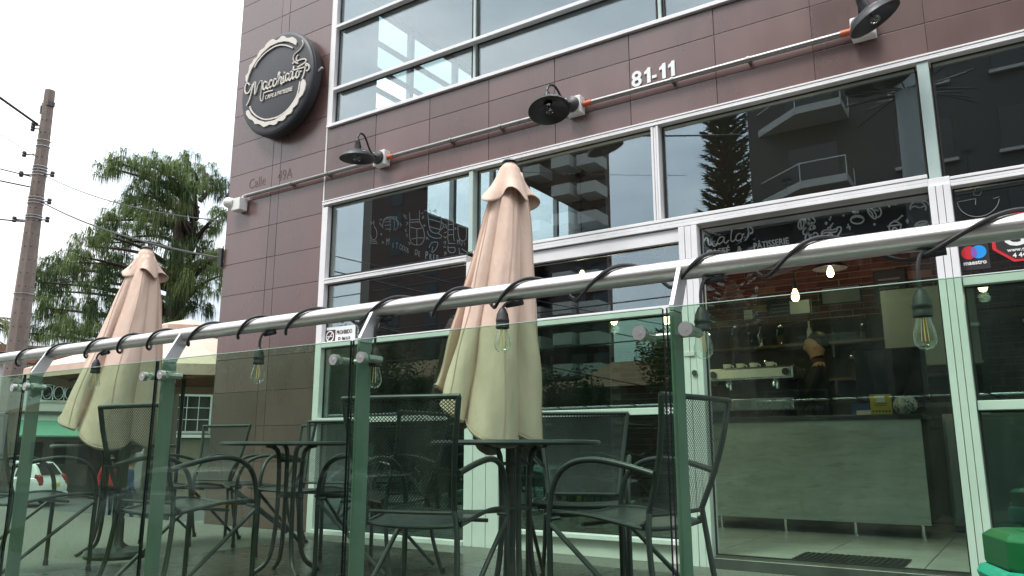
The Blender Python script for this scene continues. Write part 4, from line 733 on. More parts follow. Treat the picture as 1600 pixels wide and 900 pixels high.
# wall lamps
def wall_lamp(x, label, tilt, roll, drop=0, swing=0):
    t_ = thing('wall_lamp', label, 'lamp', (x, 0, 3.215), group='barn lamps along the fascia')
    b = MB(); b.box(-.068, .068, -.085, -.004, -.068, .068); b.build('junction_box', M['pvc'], t_, bevel=.008)
    b = MB(); b.lathe([(0, .0), (.058, .0), (.062, .006), (.062, .02), (.04, .028), (.022, .034), (0, .036)], 26, Matrix.Translation((0, -.086, .0)) @ RX); b.build('back_plate', M['black'], t_, smooth=True)
    S_ = lambda y_, z_: (swing * (y_ + .12) / -.245, y_, z_ - drop * min(1, max(0, (-y_ - .12) / .2)))
    P = smoothpts([S_(*p_) for p_ in ((-.12, 0), (-.17, .01), (-.215, .055), (-.25, .11), (-.29, .15), (-.335, .15), (-.36, .115), (-.365, .075))], 4)
    b = MB(); b.tube(P, .0085, 8); b.build('gooseneck', M['black'], t_, smooth=True)
    T = Matrix.Translation((swing, -.365, .08 - drop)) @ Euler((tilt, roll, 0)).to_matrix().to_4x4()
    b = MB(); b.lathe([(.012, .01), (.02, .0), (.02, -.02), (.026, -.022), (.026, -.045), (.031, -.047), (.034, -.085), (.040, -.087)], 18, T); b.build('neck', M['black'], t_, smooth=True)
    b = MB(); b.lathe([(.034, -.085), (.055, -.095), (.10, -.112), (.135, -.138), (.150, -.162), (.152, -.168), (.147, -.168), (.132, -.143), (.098, -.118), (.05, -.101), (.03, -.092)], 36, T); b.build('shade', M['black'], t_, smooth=True)
    b = MB(); b.lathe([(.018, -.095), (.022, -.11), (.036, -.145), (.037, -.16), (.026, -.182), (.0, -.19)], 18, T); b.build('bulb', M['bulbglass'], t_, smooth=True)
    b = MB(); b.lathe([(.016, -.09), (.016, -.112), (.004, -.12), (.004, -.165), (0, -.166)], 10, T); b.build('bulb_core', M['mach'], t_, smooth=True)
wall_lamp(-4.565, 'black barn wall lamp closest to the round sign', R(2), R(0), .015, .02)
wall_lamp(-2.615, 'black barn wall lamp in the middle, left of the house number', R(-12), R(-14), .085, -.05)
wall_lamp(-.61, 'black barn wall lamp at the right end of the conduit', R(10), R(-26), .05, .03)
# security camera
cm = thing('security_camera', 'white security camera at the left end of the conduit', 'camera', (-6.50, -.012, 3.125))
b = MB(); b.box(-.055, .075, -.10, .0, -.065, .065); b.build('mount_box', M['pvc'], cm, bevel=.008)
b = MB(); b.lathe([(0, 0), (.05, .0), (.055, .01), (.055, .06), (.045, .085), (.0, .095)], 20, Matrix.Translation((-.055, -.075, .02)) @ Matrix.Rotation(R(-75), 4, 'Y') @ Matrix.Rotation(R(30), 4, 'X')); b.build('dome', M['pvc'], cm, smooth=True)
b = MB(); b.ball((-.125, -.112, .018), .024, 12, 8); b.build('lens', M['screen'], cm, smooth=True)
b = MB(); b.tube([(.03, -.05, .06), (.06, -.04, .09)], .012, 8); b.build('gland', M['pvc'], cm)
# black bracket and cable anchor on the corner
ab = thing('cable_anchor', 'black cable anchor bracket on the left edge of the pier', 'bracket', (-6.79, .0, 2.62))
b = MB(); b.box(-.025, .03, -.035, -.005, -.10, .10); b.build('plate', M['black'], ab, bevel=.004); b = MB(); b.cyl((-.03, -.02, .02), (-.07, -.02, .02), .01, 8); b.build('hook', M['black'], ab)
# no smoking plate
ns = thing('no_smoking_sign', 'white no smoking sign on the left window', 'sign', (-5.065, .03, 1.60))
def rrect(w_, h, r_, n=5):
    o_ = []
    for cx_, cy_, a0 in ((w_ / 2 - r_, h - r_, 0), (-w_ / 2 + r_, h - r_, 90), (-w_ / 2 + r_, r_, 180), (w_ / 2 - r_, r_, 270)):
        for i in range(n + 1): o_.append((cx_ + r_ * math.cos(R(a0 + 90 * i / n)), cy_ + r_ * math.sin(R(a0 + 90 * i / n))))
    return o_
b = MB(); b.prism(rrect(.385, .17, .025), -.006, 0); b.build('plate', M['wprint'], ns, fixn=True)
b = MB(); b.box(-.178, -.05, -.0085, -.0065, .03, .145); b.build('symbol_square', M['maroon'], ns)
b = MB(); b.lathe([(.040, 0), (.050, 0), (.050, .002), (.040, .002), (.040, 0)], 30, Matrix.Translation((-.114, -.0092, .088)) @ RX)
b.box(-.045, .045, -.0112, -.0092, -.004, .004, Matrix.Translation((-.114, 0, .088)) @ Matrix.Rotation(R(-45), 4, 'Y')); b.box(-.146, -.085, -.0112, -.0092, .083, .092); b.build('prohibition_symbol', M['wprint'], ns, fixn=True)
text('lettering', 'PROHIBIDO', .05, M['maroon'], ns, (-.035, -.0065, .10), ext=.0012, sx=.72, bold=.0012); text('lettering', 'FUMAR', .054, M['maroon'], ns, (-.015, -.0065, .035), ext=.0012, sx=.9, bold=.0012)
# card sticker
ms = thing('card_payment_sticker', 'dark sticker with overlapping red and blue circles on the right window', 'sticker', (-.182, .028, 1.665))
b = MB(); b.box(-.068, .072, -.003, .0, 0, .165); b.build('backing', M['dprint'], ms)
def disc(cx_, cz, r_, y): q = MB(); q.lathe([(0, 0), (r_, 0), (r_, .0012), (0, .0012)], 32, Matrix.Translation((cx_, y, cz)) @ RX); return q
disc(-.022, .097, .037, -.0045).build('red_circle', M['red'], ms); disc(.024, .097, .037, -.0045).build('blue_circle', M['blue'], ms)
q = MB(); q.prism([(.001 + .0145 * s_ * math.cos(a_), .097 + .029 * math.sin(a_)) for s_, rng in ((1, range(-9, 10)), (-1, range(9, -10, -1))) for a_ in [R(i * 10) for i in rng]][:-1], -.0068, -.0060); q.build('overlap', M['purple'], ms, fixn=True)
text('lettering', 'maestro', .033, M['wprint'], ms, (-.054, -.004, .03), ext=.0008, bold=.0008)
# security sticker
oc = thing('security_sticker', 'black octagonal security company sticker with red border on the right window', 'sticker', (.062, .028, 1.82))
octp = lambda r_: [(r_ * math.cos(R(22.5 + 45 * i)) * 1.15, r_ * math.sin(R(22.5 + 45 * i))) for i in range(8)]
b = MB(); b.prism(octp(.145), -.003, 0); b.build('border', M['red'], oc, fixn=True); b = MB(); b.prism(octp(.128), -.0055, -.0035); b.build('field', M['dprint'], oc, fixn=True)
text('lettering', 'G', .15, M['wprint'], oc, (-.105, -.0065, -.045), ext=.0008, bold=.003); text('lettering', '4', .15, M['red'], oc, (.005, -.0065, -.045), ext=.0008, bold=.003); text('lettering', 'S', .15, M['wprint'], oc, (.08, -.0065, -.045), ext=.0008, bold=.003)
text('lettering', 'www.g4s.com', .028, M['wprint'], oc, (-.088, -.0065, -.078), ext=.0008, bold=.0006); text('lettering', '4 44 94', .034, M['wprint'], oc, (-.066, -.0065, -.112), ext=.0008, bold=.001)
# drawings painted on the windows
wd_ = thing('window_drawing', 'white hand drawn coffee pots and lettering on the upper left window', 'drawing', (0, 0, 0))
o = strokes_mesh(WIN_STROKES, .042, .0055, .0012).build('line_drawing', M['chalkd'], wd_); tag(o, kind='stuff')
for ch, x, z, h in WIN_LETTERS: text('lettering', ch, h * 1.25, M['chalkd'], wd_, (x, .041, z), ext=.0006, sx=.62)
wc = thing('window_clock_drawing', 'faint grey cup and saucer drawing on the upper right window', 'drawing', (.0, .0, 0))
arc = lambda cx_, cz, r_, a0, a1, n=14: [(cx_ + r_ * math.cos(R(a0 + (a1 - a0) * i / n)), cz + r_ * math.sin(R(a0 + (a1 - a0) * i / n))) for i in range(n + 1)]
oq = strokes_mesh([arc(-.13, 2.06, .10, 180, 350), [(-.23, 2.06), (-.14, 2.065)], [(-.14, 2.065), (-.145, 2.03)], [(-.155, 2.15), (-.135, 2.12), (-.15, 2.09), (-.12, 2.08), (-.11, 2.10)], [(-.06, 2.05), (-.03, 2.055)]], .027, .003, .0012).build('line_drawing', M['chalkd'], wc); tag(oq, kind='stuff')

# ================================================================== RAILING
rl = thing('glass_railing', 'steel handrail with green tinted glass panels along the patio edge', 'railing', (0, -3.0, 0))
RZ = 1.150
b = MB(); b.tube([(-9.0, 0, RZ), (1.6, 0, RZ)], .0262, 28); b.build('handrail', M['steel'], rl, smooth=True)
gaps = [-7.93, -6.90, -5.87, -4.84, -3.81, -2.78, -1.745, -.71, .325, 1.36]
pm = None; sm = None
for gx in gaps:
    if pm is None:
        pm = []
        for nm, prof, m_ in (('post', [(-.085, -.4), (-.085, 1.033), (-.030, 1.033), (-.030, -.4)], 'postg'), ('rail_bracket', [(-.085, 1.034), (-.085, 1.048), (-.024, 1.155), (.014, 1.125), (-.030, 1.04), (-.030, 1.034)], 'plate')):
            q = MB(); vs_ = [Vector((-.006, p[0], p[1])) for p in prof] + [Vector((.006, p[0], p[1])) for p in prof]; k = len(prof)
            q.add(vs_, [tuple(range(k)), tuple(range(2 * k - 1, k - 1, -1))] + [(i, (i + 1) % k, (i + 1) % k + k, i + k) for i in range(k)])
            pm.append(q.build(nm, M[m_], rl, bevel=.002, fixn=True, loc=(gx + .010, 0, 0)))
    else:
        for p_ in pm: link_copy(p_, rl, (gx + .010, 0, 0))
    for z in (.98, .12):
        if sm is None:
            q = MB(); 
            for dx in (-.058, .058):
                q.cyl((dx, -.125, 0), (dx, -.108, 0), .0175, 20); q.cyl((dx, -.091, 0), (dx, -.035, 0), .0115, 14); q.cyl((dx, -.1265, 0), (dx, -.125, 0), .006, 6)
            q.tube([(-.058, -.04, 0), (.058, -.04, 0)], .008, 10)
            sm = q.build('glass_clamp', M['satin'], rl, smooth=True, loc=(gx, 0, z))
        else: link_copy(sm, rl, (gx, 0, z))
for a, c in zip(gaps[:-1], gaps[1:]):
    q = MB(); q.box(a + .006, c - .006, -.106, -.096, .03, 1.038); p_ = q.build('glass_panel', M['railglass'], rl)
    e_ = MB(); t = .0012
    et = MB(); et.box(a + .008, c - .008, -.105, -.097, 1.0382, 1.0396); et.build('lit_top_edge', M['edgelight'], p_); e_.box(a + .0045, a + .0056, -.105, -.097, .03, 1.037); e_.build('polished_edge', M['edgeglass'], p_); e_ = MB(); e_.box(c - .0056, c - .0045, -.105, -.097, .03, 1.037)
    e_.build('polished_edge', M['edgeglass'], p_)
# string lights wound round the handrail
sl = thing('string_light', 'black festoon light cable wound round the handrail with clear bulbs', 'string light', (0, -3.0, RZ))
P = []; n = 900; x0, x1 = -6.2, 1.3
rs = random.Random(2); wob = [rs.uniform(-1, 1) for _ in range(60)]
for i in range(n):
    x = x0 + (x1 - x0) * i / (n - 1)
    ph = -2 * math.pi * x / .285 + 1.0 * math.sin(x * 3.1) + .6 * math.sin(x * 7.3 + 1)
    rad = .0325 + (.012 * max(0, -math.cos(ph - .4))) * (.4 + .6 * abs(math.sin(x * 5)))
    P.append((x, -rad * math.sin(ph), rad * math.cos(ph)))
b = MB(); b.tube(P, .0052, 7); b.build('cable', M['rubber'], sl, smooth=True)
bulbs = [(-4.45, .05), (-3.90, .03), (-3.37, .035), (-2.82, .05), (-2.29, .06), (-1.725, .10), (-1.235, .02), (-.648, .075), (-.172, .085), (.36, .06)]
pr = None
for bx, drop in bulbs:
    z0 = -.030
    c_ = MB(); c_.tube(smoothpts([(bx + .03, -.0, z0), (bx + .01, -.012, z0 - .004), (bx, -.02, z0 - .012 - drop * .3), (bx, -.02, z0 - drop - .01)], 4), .0042, 6); c_.tube([(bx + .055, .0, z0 - .004), (bx + .0, .0, z0 - .007)], .008, 8); c_.build('drop_cable', M['rubber'], sl, smooth=True)
    zz = z0 - drop
    if pr is None:
        q = MB(); q.lathe([(.004, .004), (.009, .0), (.0165, -.016), (.0185, -.03), (.0195, -.032), (.0195, -.037), (.0185, -.039), (.0185, -.045), (.0195, -.047), (.0195, -.056), (.016, -.058)], 18); so = q.build('socket', M['rubber'], sl, smooth=True, loc=(bx, -.02, zz))
        q = MB(); q.lathe([(.0135, -.056), (.015, -.064), (.0215, -.088), (.0235, -.102), (.021, -.114), (.013, -.123), (.0, -.1265)], 20); bo = q.build('bulb', M['bulbglass'], so, smooth=True)
        q = MB()
        for a in range(4): q.tube([(.004 * math.cos(a * 1.57), .004 * math.sin(a * 1.57), -.058), (.007 * math.cos(a * 1.57), .007 * math.sin(a * 1.57), -.108)], .0005, 5)
        fo = q.build('filament', M['fil'], so); pr = (so, bo, fo)
    else:
        s_ = link_copy(pr[0], sl, (bx, -.02, zz)); link_copy(pr[1], s_); link_copy(pr[2], s_)

# ================================================================== PATIO FURNITURE
def mesh_sheet(S, nu, nv, wd=.0017, ku=16):
    """expanded metal: two families of diagonal ribbons laid on surface S(u,v)"""
    mb = MB(); e = 1e-3
    def strip(fn, t0_, t1_, k):
        vs_ = []
        for i in range(k + 1):
            t = t0_ + (t1_ - t0_) * i / k; u, v = fn(t); p = S(u, v)
            u2, v2 = fn(t + e); d = (S(u2, v2) - p).normalized()
            nn = (S(u + e, v) - p).cross(S(u, v + e) - p).normalized(); q = d.cross(nn) * wd
            vs_ += [p + q, p - q]
        mb.add(vs_, [(2 * i, 2 * i + 1, 2 * i + 3, 2 * i + 2) for i in range(k)])
    tot = nu + nv
    for k in range(1, tot):
        c = k / nu                       # u + v*(nv/nu) = c  family
        r_ = nv / nu
        a = max(0, (c - 1) / r_); b_ = min(1, c / r_)
        if b_ - a > .01: strip(lambda t, c=c, r_=r_: (c - t * r_, t), a, b_, max(2, int(ku * (b_ - a))))
        c2 = 1 - c                       # u - v*r_ = c2
        a = max(0, (0 - c2) / r_); b_ = min(1, (1 - c2) / r_)
        if b_ - a > .01: strip(lambda t, c2=c2, r_=r_: (c2 + t * r_, t), a, b_, max(2, int(ku * (b_ - a))))
    return mb
def make_chair(label):
    t_ = thing('patio_chair', label, 'chair', group='metal mesh patio chairs'); m = M['chairm']
    # local: front = +y, back = -y, seat height .43
    def back(u, v):      # v 0 bottom .. 1 top
        wv = .188 + .062 * v; x = (u - .5) * 2 * wv
        return Vector((x, -.235 - .115 * v - .02 * math.sin(v * 3.14) - .03 * (1 - (2 * u - 1) ** 2) * .5, .455 + .435 * v))
    def seat(u, v):      # v 0 back .. 1 front
        x = (u - .5) * 2 * (.205 + .015 * v); z = .425 + .022 * math.sin((v - .25) * 3.3) - .05 * max(0, v - .86) * 6 * max(0, v - .86) - .012 * (1 - (2 * u - 1) ** 2)
        return Vector((x, -.22 + .46 * v, z))
    mesh_sheet(back, 30, 32).build('backrest_mesh', m, t_); mesh_sheet(seat, 34, 36, .0027).build('seat_mesh', m, t_)
    fr_ = MB(); loop = [back(u, 1) for u in (0, .25, .5, .75, 1)] + [back(1, v) for v in (.75, .5, .25, 0)] + [back(u, 0) for u in (.75, .5, .25, 0)] + [back(0, v) for v in (.25, .5, .75, 1)]
    fr_.tube([back(0, 0), back(0, .25), back(0, .5), back(0, .75), back(0, 1.0)], .0115, 10); fr_.tube([back(1, 0), back(1, .25), back(1, .5), back(1, .75), back(1, 1.0)], .0115, 10)
    fr_.tube([back(u, 1) for u in (-.01, .25, .5, .75, 1.01)], .011, 10); fr_.tube([back(u, 0) for u in (0, .25, .5, .75, 1)], .008, 8)
    fr_.build('back_frame', m, t_, smooth=True)
    sf = MB()
    for u in (0, 1): sf.tube([seat(u, v / 8) for v in range(9)], .009, 8)
    sf.tube([seat(u / 6, 1) for u in range(7)], .009, 8); sf.tube([seat(u / 6, 0) for u in range(7)], .009, 8); sf.tube([(-.21, .06, .405), (.21, .06, .405)], .008, 8)
    sf.build('seat_frame', m, t_, smooth=True)
    for s in (-1, 1):
        fl_ = smoothpts([(s * .245, .20, 0), (s * .243, .20, .25), (s * .243, .20, .46), (s * .245, .165, .575), (s * .25, .09, .635), (s * .252, -.02, .655), (s * .245, -.15, .640), (s * .228, -.29, .605)], 5)
        q = MB(); q.tube(fl_, .0125, 10); q.build('arm_and_front_leg', m, t_, smooth=True)
        q = MB(); q.tube(smoothpts([back(.5 + s * .5, .02), (s * .205, -.245, .36), (s * .215, -.27, .18), (s * .235, -.325, 0)], 5), .0115, 10); q.build('rear_leg', m, t_, smooth=True)
        q = MB(); q.tube([(s * .242, .195, .40), (s * .225, -.27, .045)], .0105, 8); q.build('brace', m, t_, smooth=True)
        q = MB(); q.tube([(s * .243, .20, .42), (s * .213, .17, .425)], .009, 8); q.tube([(s * .205, -.235, .43), (s * .205, -.21, .42)], .009, 8); q.build('seat_bracket', m, t_)
        for (fx_, fy_) in ((s * .245, .20), (s * .235, -.325)):
            q = MB(); q.cyl((fx_, fy_, .0), (fx_, fy_, .03), .0155, 10); q.build('foot_cap', M['rubber'], t_)
    return t_
ch0 = make_chair('mesh chair with its back to the railing in front of the right hand parasol')
PZ = .011
chairs = [
    ((-2.13, -2.20, PZ), R(14), None),
    ((-1.43, -1.84, PZ), R(80), 'mesh chair facing left beside the door post, right of the parasol table'),
    ((-1.98, -1.22, PZ), R(205), 'mesh chair facing the railing on the window side of the parasol table'),
    ((-3.50, -2.42, PZ), R(4), 'mesh chair with its back to the railing, left of the middle table'),
    ((-3.22, -1.42, PZ), R(95), 'mesh chair facing left on the right side of the middle table'),
    ((-4.18, -1.05, PZ), R(195), 'mesh chair behind the middle table facing the railing'),
    ((-5.05, -.75, .0), R(150), 'mesh chair farthest back near the brown pier'),
    ((-4.95, -2.42, .0), R(0), 'mesh chair at the far left with its back to the railing'),
    ((-5.55, -1.02, .0), R(190), 'mesh chair behind the left parasol table'),
]
for i, (l_, a, lab) in enumerate(chairs):
    if i == 0: ch0.location = l_; ch0.rotation_euler = (0, 0, a)
    else: dup(ch0, l_, a, lab)
def make_table(label):
    t_ = thing('patio_table', label, 'table', group='round metal patio tables'); m = M['chairm']
    b = MB(); b.lathe([(.03, .718), (.385, .718), (.398, .713), (.402, .722), (.398, .732), (.385, .735), (.03, .735), (.03, .718)], 48); b.build('table_top', m, t_, smooth=True)
    for k in range(4):
        a = R(45 + 90 * k); c_, s_ = math.cos(a), math.sin(a)
        P = smoothpts([(c_ * .15, s_ * .15, .715), (c_ * .10, s_ * .10, .70), (c_ * .072, s_ * .072, .64), (c_ * .065, s_ * .065, .40), (c_ * .075, s_ * .075, .20), (c_ * .11, s_ * .11, .07), (c_ * .20, s_ * .20, .006)], 5)
        q = MB(); q.tube(P, .0135, 10); q.build('leg', m, t_, smooth=True)
    b = MB(); b.lathe([(.062, .42), (.072, .42), (.072, .44), (.062, .44), (.062, .42)], 24); b.lathe([(.058, .62), (.066, .62), (.066, .635), (.058, .635), (.058, .62)], 24); b.build('ring', m, t_, smooth=True)
    return t_
tb = make_table('round metal table under the right hand parasol'); tb.location = (-2.06, -1.70, PZ)
dup(tb, (-3.66, -1.66, PZ), .4, 'round metal table without a parasol in the middle')
dup(tb, (-5.42, -1.72, 0), .8, 'round metal table under the left hand parasol')

# closed parasols
def parasol(label, loc, lean, seed, spread, flat=0):
    t_ = thing('closed_parasol', label, 'parasol', loc, group='closed beige parasols')
    rp = random.Random(seed)
    b = MB(); b.cyl((0, 0, .05), (0, 0, 2.08), .019, 14); b.build('pole', M['black'], t_, smooth=True)
    b = MB(); b.lathe([(.0, .0), (.20, .0), (.21, .02), (.20, .045), (.05, .06), (.03, .10), (.026, .25), (.0, .25)], 32); b.build('base', M['chairm'], t_, smooth=True)
    nf = 7; n = 210; m = 44; vs_ = []
    cuts = [0]
    for _ in range(nf): cuts.append(cuts[-1] + rp.uniform(.55, 1.5))
    cuts = [c_ / cuts[-1] * 2 * math.pi for c_ in cuts]
    amp = [rp.uniform(.55, 1.25) for _ in range(nf)]; skw = [rp.uniform(.65, 1.7) for _ in range(nf)]; hem = [rp.uniform(-.09, .06) for _ in range(nf)]; tws = [rp.uniform(-.25, .45) for _ in range(nf)]
    for i in range(m + 1):
        v = i / m                                    # 0 top .. 1 hem
        for jj in range(n):
            a = 2 * math.pi * jj / n; k = max(kk for kk in range(nf) if cuts[kk] <= a + 1e-9); wd3 = cuts[k + 1] - cuts[k]; fr2 = (a - cuts[k]) / wd3
            g2 = min(1, max(0, fr2)) ** skw[k]; lobe = 1 - abs(2 * g2 - 1) ** (1.5 + 1.2 * v)
            base = .050 + (.085 + flat) * v ** .75
            fold = (.016 + .105 * v ** .95) * lobe * amp[k] * (.6 + .4 * min(1.2, wd3)) * (1 - 2.6 * flat)
            aa = a + tws[k] * lobe * (.25 + .75 * v) + .05 * math.sin(9 * v + k * 2) * lobe
            wr = (.005 * math.sin(11 * v + 6 * a + seed) + .003 * math.sin(23 * v - 9 * a + k) + .004 * math.sin(13 * a + 3 * math.sin(5 * v + k))) * (.3 + .7 * v)
            rad = (base + fold + wr) * (1 + spread * v)
            z = 2.06 - (1.30 + hem[k] * lobe + .045 * math.sin(a * 2 + seed)) * v + .05 * (1 - lobe) * v ** 3
            off = v ** 1.15
            vs_.append((rad * math.cos(aa) * lean[4] + lean[0] * off, rad * math.sin(aa) + lean[1] * off, z + lean[2] * v * v * math.cos(a - lean[3])))
    fs_ = [(i * n + jj, (i + 1) * n + jj, (i + 1) * n + (jj + 1) % n, i * n + (jj + 1) % n) for i in range(m) for jj in range(n)]
    for kk in range(nf):
        f_ = .5 ** (1 / skw[kk]); jc = int(round((cuts[kk] + (cuts[kk + 1] - cuts[kk]) * f_) / (2 * math.pi) * n)) % n
        c0 = Vector((lean[0] * .5, lean[1] * .5, 0)); pts_ = []
        for i in range(3, m + 1, 2):
            pv = Vector(vs_[i * n + jc]); dv = Vector((pv.x - lean[0] * (i / m) ** 1.15, pv.y - lean[1] * (i / m) ** 1.15, 0)).normalized(); pts_.append(pv + dv * .0015)
        q = MB(); q.tube(pts_, .0026, 5); q.build('seam', M['seam'], t_, smooth=True)
    q = MB(); q.tube([Vector(v_) + Vector((0, 0, .012)) for v_ in vs_[m * n:(m + 1) * n]] + [Vector(vs_[m * n]) + Vector((0, 0, .012))], .0045, 5, False); q.build('hem', M['seam'], t_, smooth=True)
    q = MB(); q.add(vs_, fs_); o_ = q.build('canopy', M['canvas'], t_, smooth=True)
    so_ = o_.modifiers.new('thick', 'SOLIDIFY'); so_.thickness = .004
    # wind vent cap
    n = 96; m = 16; vs_ = []
    for i in range(m + 1):
        v = i / m
        for jj in range(n):
            a = 2 * math.pi * jj / n; wv_ = math.sin(a * 4 + seed) + .35 * math.sin(a * 7 + 2 * seed)
            rad = .042 + .085 * v ** 1.1 + .030 * v * v * wv_
            z = 2.115 - .20 * v - .012 * math.sin(v * 3.14) + .030 * v * v * math.sin(a * 4 + seed + 1.6)
            if v < .08: rad = .042 * (v / .08 * .4 + .6)
            vs_.append((rad * math.cos(a) + lean[0] * .03 * v, rad * math.sin(a), z))
    vs_.append((0, 0, 2.118)); ti = len(vs_) - 1
    fs_ = [(i * n + jj, (i + 1) * n + jj, (i + 1) * n + (jj + 1) % n, i * n + (jj + 1) % n) for i in range(m) for jj in range(n)] + [(ti, jj, (jj + 1) % n) for jj in range(n)]
    q = MB(); q.add(vs_, fs_); o_ = q.build('vent_cap', M['canvas'], t_, smooth=True); so_ = o_.modifiers.new('thick', 'SOLIDIFY'); so_.thickness = .004
    b = MB(); b.lathe([(0, 2.135), (.03, 2.13), (.04, 2.12), (.02, 2.118)], 20); b.build('finial', M['black'], t_, smooth=True)
    return t_
parasol('closed beige parasol at the right hand table with pleated canvas', (-2.08, -1.72, PZ), (-.10, -.075, .10, R(213), 1.0), 4, .0, .03)
parasol('closed beige parasol leaning left at the left hand table', (-5.20, -1.76, 0), (-.07, -.11, .07, R(240), 1.04), 9, .03, .115)
# open neighbour parasol
op = thing('open_parasol', 'open beige parasol behind the corner of the brown building', 'parasol', (-9.0, 1.15, -1.25))
b = MB(); b.cyl((0, 0, .05), (0, 0, 3.5), .025, 14); b.build('pole', M['chairm'], op, smooth=True)
b = MB(); b.lathe([(0, 0), (.3, 0), (.3, .06), (.05, .1), (.0, .1)], 24); b.build('base', M['concrete'], op)
def canopy(z0, z1, r_, th):
    q = MB(); k = 8; ring = [(r_ * math.cos(R(22 + 45 * i)), r_ * math.sin(R(22 + 45 * i)), z0) for i in range(k)]; mid = [(x * .5, y * .5, z0 + (z1 - z0) * .56) for x, y, z in ring]; low = [(x, y, z0 - .12) for x, y, z in ring]
    q.add(ring + mid + low + [(0, 0, z1)], [(i, (i + 1) % k, (i + 1) % k + k, i + k) for i in range(k)] + [(i + k, (i + 1) % k + k, 3 * k) for i in range(k)] + [(i + 2 * k, (i + 1) % k + 2 * k, (i + 1) % k, i) for i in range(k)])
    return q
canopy(2.86, 3.46, 1.75, 0).build('canopy', M['canvas'], op)
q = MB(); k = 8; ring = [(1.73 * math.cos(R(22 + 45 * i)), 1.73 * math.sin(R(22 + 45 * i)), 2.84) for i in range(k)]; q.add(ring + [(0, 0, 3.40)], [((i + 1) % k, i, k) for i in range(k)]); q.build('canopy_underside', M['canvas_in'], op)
canopy(3.47, 3.60, .42, 0).build('vent_cap', M['canvas'], op)
for i in range(8):
    q = MB(); q.tube([(0, 0, 3.36), (1.7 * math.cos(R(22 + 45 * i)), 1.7 * math.sin(R(22 + 45 * i)), 2.82)], .012, 6); q.build('rib', M['black'], op)

# green bin
gbn = thing('litter_bin', 'green plastic litter bin with a turquoise bag at the bottom right corner', 'bin', (.025, -1.60, -.008), rz=R(20))
def octa(hx, hy, c_): return [(-hx + c_, -hy), (hx - c_, -hy), (hx, -hy + c_), (hx, hy - c_), (hx - c_, hy), (-hx + c_, hy), (-hx, hy - c_), (-hx, -hy + c_)]
def loft(rings):
    q = MB(); k = len(rings[0][0]); vs_ = [(p[0], p[1], z) for pts, z in rings for p in pts]
    q.add(vs_, [(i * k + j_, i * k + (j_ + 1) % k, (i + 1) * k + (j_ + 1) % k, (i + 1) * k + j_) for i in range(len(rings) - 1) for j_ in range(k)] + [tuple(range(k - 1, -1, -1))]); return q
loft([(octa(.15, .12, .03), 0), (octa(.185, .15, .04), .40)]).build('body', M['green'], gbn, bevel=.004)
q = loft([(octa(.195, .16, .05), .33), (octa(.20, .165, .05), .34), (octa(.20, .165, .05), .425), (octa(.175, .14, .05), .447), (octa(.12, .05, .02), .447), (octa(.11, .045, .02), .41)]); q.build('lid', M['green'], gbn, bevel=.004)
rb = random.Random(8); rg_ = []
for z, e_ in ((.33, .0), (.325, .018), (.30, .028), (.26, .02), (.22, .022)):
    rg_.append(([(p[0] * (1 + e_ / .19) + rb.uniform(-.012, .012), p[1] * (1 + e_ / .15) + rb.uniform(-.012, .012)) for p in octa(.19, .155, .045)], z))
q = loft(rg_); q.f = q.f[:-1]; q.build('bag_overhang', M['teal'], gbn, smooth=True)
# hanging padlock tag on the left window
hk = thing('hanging_tag', 'small green hanging notice inside the left window', 'notice', (-4.78, .12, .60)); b = MB(); b.box(-.08, .08, 0, .01, 0, .15); b.build('card', M['houseG'], hk); b = MB(); b.tube([(0, .005, .15), (0, .005, .33)], .003, 5); b.build('cord', M['cable'], hk); b = MB(); b.box(-.02, .02, -.004, .012, .17, .22); b.build('red_clip', M['red'], hk); text('lettering', '00', .06, M['wprint'], hk, (-.03, -.002, .06), ext=.0005)

# ================================================================== LEFT BACKGROUND
up_ = thing('utility_pole', 'tall perforated grey concrete utility pole with cable clamps left of the tree', 'pole', (-13.36, 1.06, -1.25))
b = MB(); H = 7.92; prof = [(.205 - .125 * t, H * t) for t in (0, .25, .5, .75, 1)]
b.lathe(prof, 8, Matrix.Rotation(R(10), 4, 'Z'), True); b.build('shaft', M['concrete'], up_)
hl = MB()
for z in [1.2 + i * .22 for i in range(29)]:
    r_ = .205 - .125 * z / H
    for a in (-52, -7, 38, -97):
        T = Matrix.Rotation(R(a + 10 + 22.5), 4, 'Z') @ Matrix.Translation((r_ * .924, 0, z)); hl.box(-.004, .003, -.009, .009, -.009, .009, T)
hl.build('bolt_hole', M['seal'], up_)
for z in (7.0, 6.9, 6.54, 6.49, 6.44, 6.39, 6.0, 5.95, 5.90, 5.69, 5.65, 4.38):
    r_ = .205 - .125 * z / H + .006; q = MB(); q.lathe([(r_, z), (r_ + .006, z + .002), (r_ + .006, z + .012), (r_, z + .014)], 16); q.build('steel_band', M['band'], up_)
def insul(z, a, r2_=.16):
    c_, s_ = math.cos(a), math.sin(a); r_ = .205 - .125 * z / H; q = MB(); q.tube([(c_ * r_, s_ * r_, z), (c_ * (r_ + r2_), s_ * (r_ + r2_), z)], .012, 6)
    q.lathe([(.0, -.05), (.03, -.045), (.035, -.015), (.025, .0), (.035, .015), (.03, .045), (0, .05)], 10, Matrix.Translation((c_ * (r_ + r2_), s_ * (r_ + r2_), z))); q.build('insulator', M['insul'], up_, smooth=True)
for z in (7.28, 7.22): insul(z, R(-135), .10)
for z, a in ((6.75, -130), (6.40, -130), (5.62, -130), (5.93, 20), (5.62, 20), (6.40, 20)): insul(z, R(a))
b = MB(); b.box(-.11, .10, -.06, .06, 7.62, 7.70); b.box(-.10, -.06, -.08, .08, 7.5, 7.64); b.build('top_clamp', M['insul'], up_)
